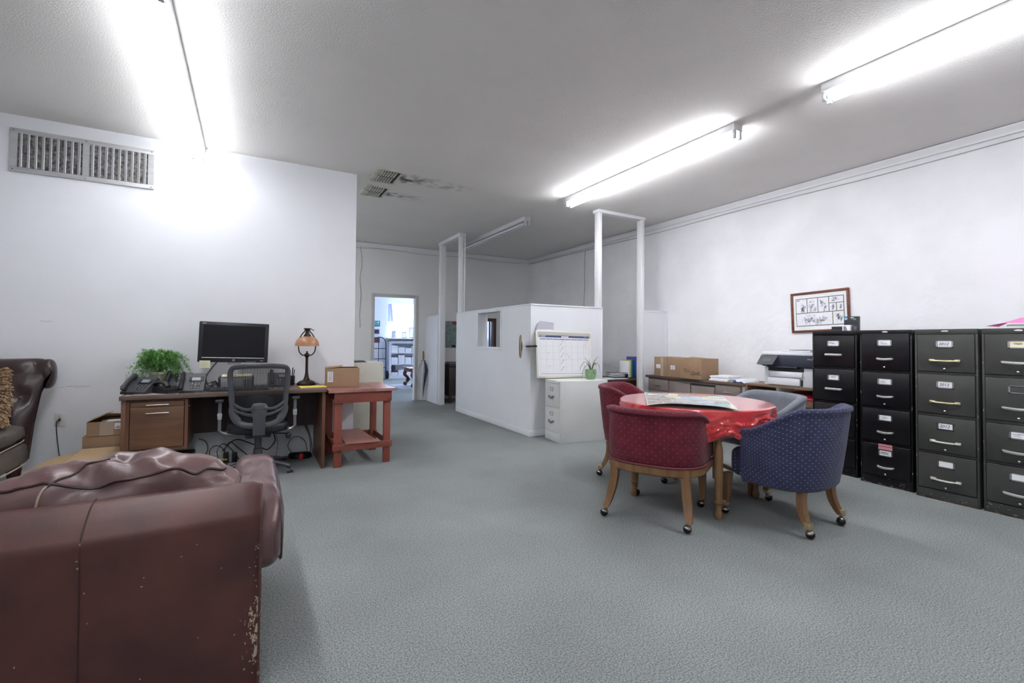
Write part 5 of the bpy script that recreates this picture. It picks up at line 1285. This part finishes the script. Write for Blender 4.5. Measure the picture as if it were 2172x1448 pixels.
# ------------------------------------------------------------------ lobby seen through the doorway
LBY = FY
t = thing('book_shelf', (3.83, FY, 0), 0, 'white bookcase full of paper stacks under the lobby window', 'shelf')
b = B(); b.box(-.07, 0, -.33, -.0, 0, 1.14).box(2.2, 2.27, -.33, 0, 0, 1.14).box(0, 2.2, -.02, -.001, .1, 1.14).box(0, 2.2, -.33, -.02, 1.09, 1.14).box(0, 2.2, -.33, -.02, 0, .11).box(1.05, 1.09, -.33, -.02, .11, 1.09)
b.build('carcass', pm('shelf_white', (.60, .63, .70), rough=.5), t)
for z in (.425, .775): B().box(0, 2.2, -.32, -.02, z, z + .025).build('shelf', MATS['shelf_white'], t)
B().box(-.02, 2.3, -.36, -.001, 1.1405, 1.16, bev=.004).build('cornice', MATS['shelf_white'], t)
sd = 40
PB = pm('bluish_paper', (.72, .74, .80), rough=.8)
for zi, z in enumerate((.111, .451, .801)):
    for k in range(4):
        x0 = 3.845 + .215 * k; h = [[.10, .14, .10, .1], [.20, .27, .20, .22], [.22, .16, .14, .2]][zi][k]; sd += 1
        if zi == 0 and k == 0: h = .08
        tall = {0: 'bottom', 1: 'middle', 2: 'top'}[zi]; pos = ['next to the upright side', 'second along', 'third along', 'fourth along'][k]
        paper_pile('paper_stack', x0, x0 + .195, FY - .31, FY - .06, z, h, 5, f'paper stack on the {tall} shelf of the lobby bookcase, {pos}', PB, jit=.004, seed=sd, group='paper stacks in the lobby bookcase')
t = thing('figurine', (3.93, FY - .20, .191 + .0005), 0, 'dark ornament on the bottom shelf of the lobby bookcase', 'ornament')
B().ball((0, 0, .13), .07, .05, .085, nu=16, nv=10).build('body', pm('dark_glaze', (.05, .03, .05), rough=.3), t); B().box(-.06, .1, -.04, .04, 0, .06, bev=.01).build('base', MATS['dark_glaze'], t)
def photo_frame(x, w, h, label, lean=10, m_=None):
    t = thing('photo_frame', (x, FY - .19, 1.2625), 0, label, 'picture frame')
    Mx = RX(-lean)
    b = B()
    for a in ((-w, w, h - .02, h), (-w, w, 0, .02), (-w, -w + .016, .02, h - .02), (w - .016, w, .02, h - .02)): b.box(a[0], a[1], 0, .014, a[2], a[3], M=Mx)
    b.build('frame', m_ or pm('frame_dark', (.09, .09, .14), rough=.4), t); B().box(-w + .016, w - .016, .003, .008, .02, h - .02, M=Mx).build('certificate', PB, t)
    b = B()
    for k in range(3): b.box(-w * .5, w * .5, .0022, .003, h * (.35 + .15 * k), h * (.38 + .15 * k), M=Mx)
    b.build('printed_lines', LGREYP, t)
photo_frame(4.27, .075, .20, 'small dark photo frame in the middle of the lobby window sill')
photo_frame(4.57, .14, .34, 'large certificate frame leaning at the door edge of the lobby sill')
t = thing('greeting_card', (3.93, FY - .19, 1.2625), 0, 'patterned card standing on the lobby window sill beside the wall', 'card')
B().box(-.065, .065, 0, .02, 0, .22).build('card', pm('patterned_card', (.62, .64, .68), rough=.6, col2=(.25, .25, .32), vscale=22), t)
for z, w_, h_, m_, lb in ((1.70, .115, .085, pm('teal_plaque', (.02, .30, .34), rough=.35, col2=(.12, .50, .52), vscale=6), 'teal framed plaque, uppermost on the lobby wall'), (1.45, .105, .075, pm('navy_plaque', (.02, .03, .09), rough=.35), 'navy and grey plaque in the middle of the lobby wall column'), (1.19, .115, .085, pm('maroon_plaque', (.14, .025, .04), rough=.35), 'maroon plaque above the hand truck on the lobby wall')):
    t = thing('wall_plaque', (3.43, FY, z), 0, lb, 'plaque')
    B().box(-w_, w_, -.018, -.001, -h_, h_, bev=.004).build('board', GREYP if 'navy' in lb else INK if 'teal' in lb else m_, t)
    B().box(-w_ + .016, w_ - .016, -.021, -.0185, -h_ + .014, h_ - .014).build('plate', m_, t)
    if 'navy' in lb: B().box(-w_ + .008, w_ - .008, -.0184, -.018, -h_ + .007, h_ - .007).build('border', LGREYP, t)
    if 'teal' in lb: B().ball((.06, -.021, .035), .02, .002, .022, nu=10, nv=6).build('seal', PAPER, t)
t = thing('wall_plaque', (3.275, FY, 2.10), 0, 'dark plaque half hidden by the doorway jamb', 'plaque'); B().box(-.05, .05, -.018, -.001, -.10, .10, bev=.004).build('board', DGREYP, t)
# hand truck
t = thing('hand_truck', (3.45, FY - .42, 0), 0, 'dark steel hand truck parked below the lobby plaques', 'hand truck')
NVT = pm('navy_steel', (.03, .04, .07), rough=.35)
b = B(); b.tube([(-.19, 0, .1), (-.19, .02, .9), (-.18, .03, 1.15), (-.10, .04, 1.25), (0, .04, 1.27), (.10, .04, 1.25), (.18, .03, 1.15), (.19, .02, .9), (.19, 0, .1)], .017, 8, smooth=3)
b.build('frame', NVT, t)
for z in (.35, .62, .93): B().tube([(-.19, .015, z), (.19, .015, z)], .012, 8).build('cross_bar', NVT, t)
B().tube([(-.03, .03, 1.26), (-.03, .02, .35)], .011, 8).build('centre_bar', NVT, t)
B().box(-.2, .2, -.16, .02, .0, .012).build('toe_plate', NVT, t)
for sx in (-1, 1):
    B().lathe([(.03, -.03), (.10, -.035), (.125, -.02), (.125, .02), (.10, .035), (.03, .03)], seg=24, M=T(sx * .25, .06, .125) @ RY(90)).build('wheel', RUBBER, t)
# carved bench
MAH = pm('carved_mahogany', (.12, .035, .022), rough=.3, var=.3, vscale=12)
t = thing('carved_table', (3.86, 11.75, .0085), 0, 'low carved mahogany table with ball feet on a pale rug in the lobby', 'table')
B().box(-.36, .62, -.42, .48, .455, .49, bev=.015).build('top', pm('polished_top', (.16, .06, .05), rough=.12), t)
B().box(-.30, .56, -.36, .42, .375, .4545, bev=.02).build('apron', MAH, t)
for x, y in ((-.24, -.30), (-.24, .36), (.50, -.30), (.50, .36)):
    lg = B().tube([(x - .02, y, .37), (x - .05, y, .30), (x + .02, y, .22), (x + .05, y, .15), (x, y, .11)], [.05, .045, .04, .045, .05], 10, smooth=5).build('leg', MAH, t)
    B().ball((x - .03, y, .055), .055, nu=14, nv=10).build('ball_foot', MAH, lg)
o = B().box(3.25, 4.9, 11.2, 12.5, .0005, .008).build('rug', pm('pale_rug', (.42, .45, .52), rough=.95)); tag(o, 'pale rug under the carved table in the lobby', 'rug')
# awning outside and framed picture visible through the little window
t = thing('awning', (3.78, FY + .55, 0), 0, 'blue and white striped awning outside the lobby window', 'awning')
AB = pm('awning_blue', (.030, .034, .075), rough=.8); AW = pm('awning_white', (.12, .12, .14), rough=.8)
b = B()
for k in range(6):
    x0 = -.16 + .10 * k; b.poly([(x0 * .55 - .1, -.43, 2.55), (x0 * .55 - .05, -.43, 2.55), (x0 + .05, .25, 1.80), (x0 - .03, .25, 1.80)], (0, .004, 0), mat=0)
    b.poly([(x0 * .55 - .05, -.43, 2.55), (x0 * .55 - .045, -.43, 2.55), (x0 + .07, .25, 1.80), (x0 + .05, .25, 1.80)], (0, .004, 0), mat=1)
b.build('canopy', [AB, AW], t, smooth=False)

# ------------------------------------------------------------------ dining group
BUR = dots('burgundy_dotted_fabric', (.155, .019, .034), (.50, .28, .26), 27.0, .052, .3)
BLU = dots('blue_dotted_fabric', (.050, .055, .118), (.40, .39, .48), 39.0, .095, .25)
GRY = pm('grey_fabric', (.17, .185, .22), rough=.9, var=.15, vscale=20, sheen=.2)
LEG = wood('chair_oak', (.25, .135, .062), (.16, .08, .035), axis='z', rough=.38)
CAST = pm('dark_caster', (.03, .028, .027), rough=.22, metal=.6)
HOOD = pm('pewter_hood', (.30, .27, .23), rough=.3, metal=.9)
def plan(w, d, fwd, n):
    """outline of the wrap-around back, front of one arm to the front of the other; list of (x, y, nx, ny, s)"""
    pts = []
    for k in range(6): pts.append(Vector((w, fwd * (1 - k / 6))))
    for k in range(n + 1):
        a = PI * k / n; pts.append(Vector((w * math.copysign(abs(math.cos(a)) ** .72, math.cos(a)), -d * abs(math.sin(a)) ** .78)))
    for k in range(1, 7): pts.append(Vector((-w, fwd * k / 6)))
    # even spacing
    L_ = [0]
    for a, c in zip(pts, pts[1:]): L_.append(L_[-1] + (c - a).length)
    out = []; m = 56
    for i in range(m + 1):
        s = L_[-1] * i / m; j = max(q for q in range(len(L_)) if L_[q] <= s + 1e-9); j = min(j, len(pts) - 2)
        f = (s - L_[j]) / max(1e-9, L_[j + 1] - L_[j]); out.append((pts[j].lerp(pts[j + 1], f), s))
    res = []
    for i, (p, s) in enumerate(out):
        tn = (out[min(i + 1, m)][0] - out[max(i - 1, 0)][0]).normalized(); nn = Vector((tn.y, -tn.x))
        res.append((p.x, p.y, -nn.x, -nn.y, s)) if nn.dot(p - Vector((0, .05))) < 0 else res.append((p.x, p.y, nn.x, nn.y, s))
    return res
def barrel(name, loc, rz, cloth, label, zb=.375, hb=.77, ha=.60, w=.315, d=.30, fwd=.20, rail=True, roll=0.0, lean=.05, casters=True, seat_f=.30, group=None, seat_z=.46, legs=None, armcurve=1.6, seatmat=None):
    t = thing(name, loc, rz, label, 'chair', group)
    P = plan(w, d, fwd, 40); S_ = P[-1][4]; b = B(); rs = []; us = []
    th = .062
    for (x, y, nx, ny, s) in P:
        q = abs(2 * s / S_ - 1)            # 0 at the middle of the back, 1 at the arm fronts
        f = max(0, (q - .42) / .58); h = hb - (hb - ha) * (f * f * (3 - 2 * f)) ** (armcurve / 1.6)
        ln = lean * (1 - q * .6)
        def pt(o, z):
            k = max(0, (z - zb) / (hb - zb)); return (x + nx * (o + ln * k), y + ny * (o + ln * k), z)
        rl = roll * (1 - min(1, q * 1.0))
        ring = [pt(-.012, zb), pt(0, zb + .02), pt(.004, zb + .12), pt(.004, zb + .5 * (h - zb)), pt(0, h - .06), pt(-.004 + rl * .3, h - .042), pt(.008 + rl, h - .028), pt(.004 + rl * .8, h - .008), pt(-.018, h), pt(-th * .6, h - .002), pt(-th, h - .018), pt(-th - .004, h - .05), pt(-th - .012, zb + .5 * (h - zb)), pt(-th - .004, zb + .02), pt(-th, zb)]
        rs.append(ring); us.append(s)
    vs = [0]
    mid = rs[len(rs) // 2]
    for a, c in zip(mid, mid[1:]): vs.append(vs[-1] + (Vector(c) - Vector(a)).length)
    vs.append(vs[-1] + th)
    b.rings(rs, uv=(us, vs)); b.build('back_shell', cloth, t, sharp=70)
    # seat
    b = B(); b.ball((0, (seat_f - d + .06) / 2, (zb + seat_z) / 2 + .005), w - .055, (seat_f + d - .10) / 2, (seat_z - zb) / 2 + .01, e1=.35, e2=.42, nu=48, nv=14)
    for f in b.bm.faces:
        for l in f.loops: l[b.uv].uv = (l.vert.co.x + l.vert.co.z * .7, l.vert.co.y + l.vert.co.z * .7)
    b.build('seat', seatmat or cloth, t, sharp=60)
    if rail:
        rs = []
        for (x, y, nx, ny, s) in P: rs.append([(x + nx * o, y + ny * o, z) for o, z in ((-.004, zb - .058), (.004, zb - .05), (.004, zb - .006), (-.004, zb - .001), (-.05, zb - .001), (-.05, zb - .058))])
        b = B(); b.rings(rs); b.box(-w + .06, w - .06, fwd - .02, fwd + .03, zb - .056, zb - .002, bev=.004); b.build('seat_rail', LEG, t, sharp=40)
        rs = [[(x + nx * .008 + math.cos(a) * .006 * nx, y + ny * .008 + math.cos(a) * .006 * ny, zb + .006 + math.sin(a) * .006) for a in [2 * PI * k / 8 for k in range(8)]] for (x, y, nx, ny, s) in P]
        B().rings(rs).build('welt', pm('burgundy_welt', (.20, .035, .05), rough=.8), t)
    top = zb - (.004 if rail else -.02)
    for (x0, y0, x1, y1) in legs or ((.235, -.235, .262, -.262), (-.235, -.235, -.262, -.262), (.245, .24, .25, .25), (-.245, .24, -.25, .25)):
        b = B(); rear = y0 < 0
        if casters:
            prf = ((0, .030, .022), (.35, .027, .021), (.7, .022, .019), (1, .018, .017)) if not rear else ((0, .026, .020), (.3, .027, .021), (.65, .026, .020), (.9, .022, .018), (1, .018, .016))
        else: prf = ((0, .022, .022), (1, .018, .018))
        zl = .066 if casters else 0
        rs = []
        for k in range(13):
            u = k / 12; bend = u * u if rear else u
            cx, cy = x0 + (x1 - x0) * bend, y0 + (y1 - y0) * bend
            if rear and casters: cy += -.035 * (u ** 2.2) + .012 * math.sin(u * PI); cx += math.copysign(.012, x0) * u ** 2
            for (ua, wa, da), (ub, wb, db) in zip(prf, prf[1:]):
                if ua <= u <= ub + 1e-9: f = (u - ua) / (ub - ua); wx = wa + (wb - wa) * f; dy = da + (db - da) * f; break
            z = top + (zl - top) * u
            rs.append([(cx - wx, cy - dy, z), (cx + wx, cy - dy, z), (cx + wx, cy + dy, z), (cx - wx, cy + dy, z)])
        ex, ey = cx, cy
        lg = b.rings(rs).build('leg', LEG, t, sharp=30)
        if casters:
            cb = B(); sw = R.uniform(0, 2 * PI); ox, oy = .014 * math.cos(sw), .014 * math.sin(sw)
            cb.ball((ex + ox, ey + oy, .0275), .027, nu=18, nv=12); cb.build('caster', CAST, lg)
            hb_ = B()
            hb_.cyl((ex, ey, .045), (ex, ey, .068), .009, .012, 10)
            if not rail: B().box(ex - .0195, ex + .0195, ey - .019, ey + .019, .064, .102, bev=.002).build('ferrule', BRASS, lg)
            Mh = T(ex + ox, ey + oy, .0275) @ Matrix.Rotation(sw, 4, 'Z') @ RY(-20)
            hb_.lathe([(.0285 * math.cos(a), .0285 * math.sin(a)) for a in [PI * .14 + PI * .355 * k / 8 for k in range(9)]], seg=18, M=Mh)
            hb_.build('caster_hood', HOOD, lg)
    return t
fa = lambda x, y: math.degrees(math.atan2(-x, y))
barrel('barrel_chair', (2.555, 2.41, 0), fa(.883, .47), BUR, 'burgundy dotted barrel chair on casters seen squarely from behind', zb=.385, hb=.755, ha=.60, roll=.034, lean=.004, w=.328, group=None)
barrel('barrel_chair', (3.16, 3.21, 0), fa(.6, -.8), BUR, 'burgundy dotted barrel chair facing the room, beyond the red tablecloth', zb=.29, hb=.80, ha=.60, rail=False, lean=.07, w=.32, d=.30, seat_z=.46)
barrel('barrel_chair', (3.21, 1.915, 0), fa(-.06, 1), BLU, 'navy blue barrel chair with white dots, its back to the filing cabinets', zb=.275, hb=.80, ha=.63, w=.315, d=.305, fwd=.10, rail=False, lean=.085, seat_f=.28, armcurve=1.1,
       legs=((.19, -.225, .205, -.235), (-.19, -.225, -.205, -.235), (.255, .235, .262, .25), (-.255, .235, -.262, .25)))
gt = barrel('barrel_chair', (3.75, 2.46, 0), fa(-.95, .32), GRY, 'plain grey upholstered chair half hidden behind the red tablecloth', zb=.36, hb=.775, ha=.62, w=.315, d=.29, fwd=.16, rail=False, casters=False, lean=.05, seat_f=.26, group=None, legs=((.22, -.2, .23, -.26), (-.22, -.2, -.23, -.26), (.23, .22, .23, .22), (-.23, .22, -.23, .22)))
for y_ in (-.2, .2): B().box(-.21, .21, y_ - .012, y_ + .012, .12, .15).build('stretcher', LEG, gt)
# table
TX, TY = 3.05, 2.515
t = thing('round_table', (TX, TY, 0), 12, 'round wooden table with turned legs under a red plastic cloth', 'table')
B().lathe([(0.001, .715), (.537, .715), (.545, .722), (.545, .737), (.537, .742), (.001, .742)], seg=64).build('table_top', OAK, t)
B().lathe([(.42, .62), (.42, .714), (.40, .714), (.40, .62)], seg=40).build('apron', OAK, t)
LP = [(.016, 0), (.024, .012), (.026, .035), (.019, .055), (.018, .085), (.022, .105), (.030, .112), (.030, .120), (.023, .128), (.025, .2), (.028, .36), (.028, .46), (.022, .50), (.019, .515), (.026, .53), (.026, .545), (.018, .56), (.023, .60), (.023, .62), (.03, .625), (.03, .71)]
for lx, ly in ((2.812, 2.113), (2.64, 2.74), (3.452, 2.262), (3.28, 2.90)):
    p = Matrix.Rotation(math.radians(-12), 4, 'Z') @ Vector((lx - TX, ly - TY, 0))
    B().lathe(LP, (p.x, p.y, 0), 16).build('leg', OAK, t)
# tablecloth
RC = .566
def hem(a): return .165 + .045 * math.cos(4 * (a - math.radians(232))) + .03 * math.sin(7 * a + 1) + .02 * math.sin(13 * a)
b = B(); NA = 220; rings_ = []
def top_r(r): return [(r * math.cos(a), r * math.sin(a), .7445 + .0012 * noise.noise(Vector((r * math.cos(a) * 6, r * math.sin(a) * 6, 0)))) for a in [2 * PI * k / NA for k in range(NA)]]
for r in (.02, .15, .3, .45, .53, .552): rings_.append(top_r(r))
for j in range(1, 25):
    v = j / 24; ring = []
    for k in range(NA):
        a = 2 * PI * k / NA; L_ = hem(a) * v
        fold = .026 * math.sin(17 * a + 2.2 * math.sin(3 * a)) + .018 * math.sin(29 * a + 4 * math.sin(2 * a))
        cr = .034 * abs(noise.noise(Vector((a * 5.5, v * 3.2, 1)))) + .026 * abs(noise.noise(Vector((a * 13, v * 5, 5)))) - .02
        amp = min(1, v * 1.6) ** 1.0
        r = RC - .004 + (fold * v * .9 + cr * amp) + .012 * amp - .02 * max(0, v - .6)
        ring.append((r * math.cos(a), r * math.sin(a), .742 - L_ + (.004 if v < .1 else 0) + cr * .3 * v))
    rings_.append(ring)
b.rings(list(reversed(rings_)), cap=True)
CLOTH = pm('red_plastic_cloth', (.66, .030, .034), rough=.16, spec=.7, sheen=.28, coat=.7)
o = b.build('tablecloth', CLOTH, sharp=24); o.location = (TX, TY, 0)
tag(o, 'shiny red plastic tablecloth with crumpled hanging edge', 'tablecloth')
# poster on the table
t = thing('poster', (0, 0, 0), 0, 'glossy printed poster with vintage pictures lying on the red tablecloth', 'poster')
q4 = [Vector((3.035, 3.03, .757)), Vector((3.395, 2.50, .757)), Vector((2.835, 1.975, .757)), Vector((2.46, 2.43, .757))]
def pq(u, v, dz=0):
    p = q4[0].lerp(q4[1], u).lerp(q4[3].lerp(q4[2], u), v)
    z = .758 + dz + .012 * math.sin(u * PI) * max(0, v - .4) + .004 * math.sin(u * 9) * v
    if v > .85: z += .02 * math.sin(u * PI) * (v - .85) / .15 - .006 * (v - .85) / .15
    return (p.x, p.y, z)
o = B().grid(lambda u, v: pq(u, v), 30, 24).build('sheet', pm('poster_white', (.66, .66, .62), rough=.3), t); o.modifiers.new('thickness', 'SOLIDIFY').thickness = .0012
rp_ = random.Random(12)
cols = [pm('poster_grey', (.50, .50, .52), rough=.25, col2=(.22, .22, .24), vscale=55), pm('poster_sepia', (.55, .50, .46), rough=.25, col2=(.25, .19, .17), vscale=45), pm('poster_cream', (.68, .62, .40), rough=.3), pm('poster_blue', (.36, .46, .60), rough=.3, col2=(.55, .60, .68), vscale=20), pm('poster_green', (.25, .48, .36), rough=.25, col2=(.45, .55, .6), vscale=12), pm('poster_pale', (.66, .68, .72), rough=.25, col2=(.40, .41, .45), vscale=50)]
bs_ = [B() for _ in cols]
tiles = []
vr = [.02, .16, .24, .42, .54, .72, .98]
for r_ in range(6):
    u = .02
    while u < .95:
        wd = rp_.choice((.18, .25, .12, .3)); wd = min(wd, .98 - u); tiles.append((u, u + wd - .008, vr[r_], vr[r_ + 1] - .01)); u += wd
for u0, u1, v0, v1 in tiles:
    k = rp_.choices(range(6), (4, 3, 3, 1.2, .1, 6))[0]
    if .42 < u0 < .7 and .54 <= v0 < .73: k = 3 if v0 < .6 else 4
    bs_[k].grid(lambda a, c: pq(u0 + (u1 - u0) * a, v0 + (v1 - v0) * c, .0012), 4, 4)
for k, m_ in enumerate(cols):
    if bs_[k].bm.faces: bs_[k].build('printed_pictures', m_, t)
b = B()
for v in (.20, .21):
    for u0, u1 in ((.05, .42), (.58, .92)):
        for k in range(12):
            a = u0 + (u1 - u0) * k / 12; b.grid(lambda q, c: pq(a + q * (u1 - u0) / 16, v - .03 + c * .05, .0022), 2, 2)
b.build('headline_letters', PAPER, t)
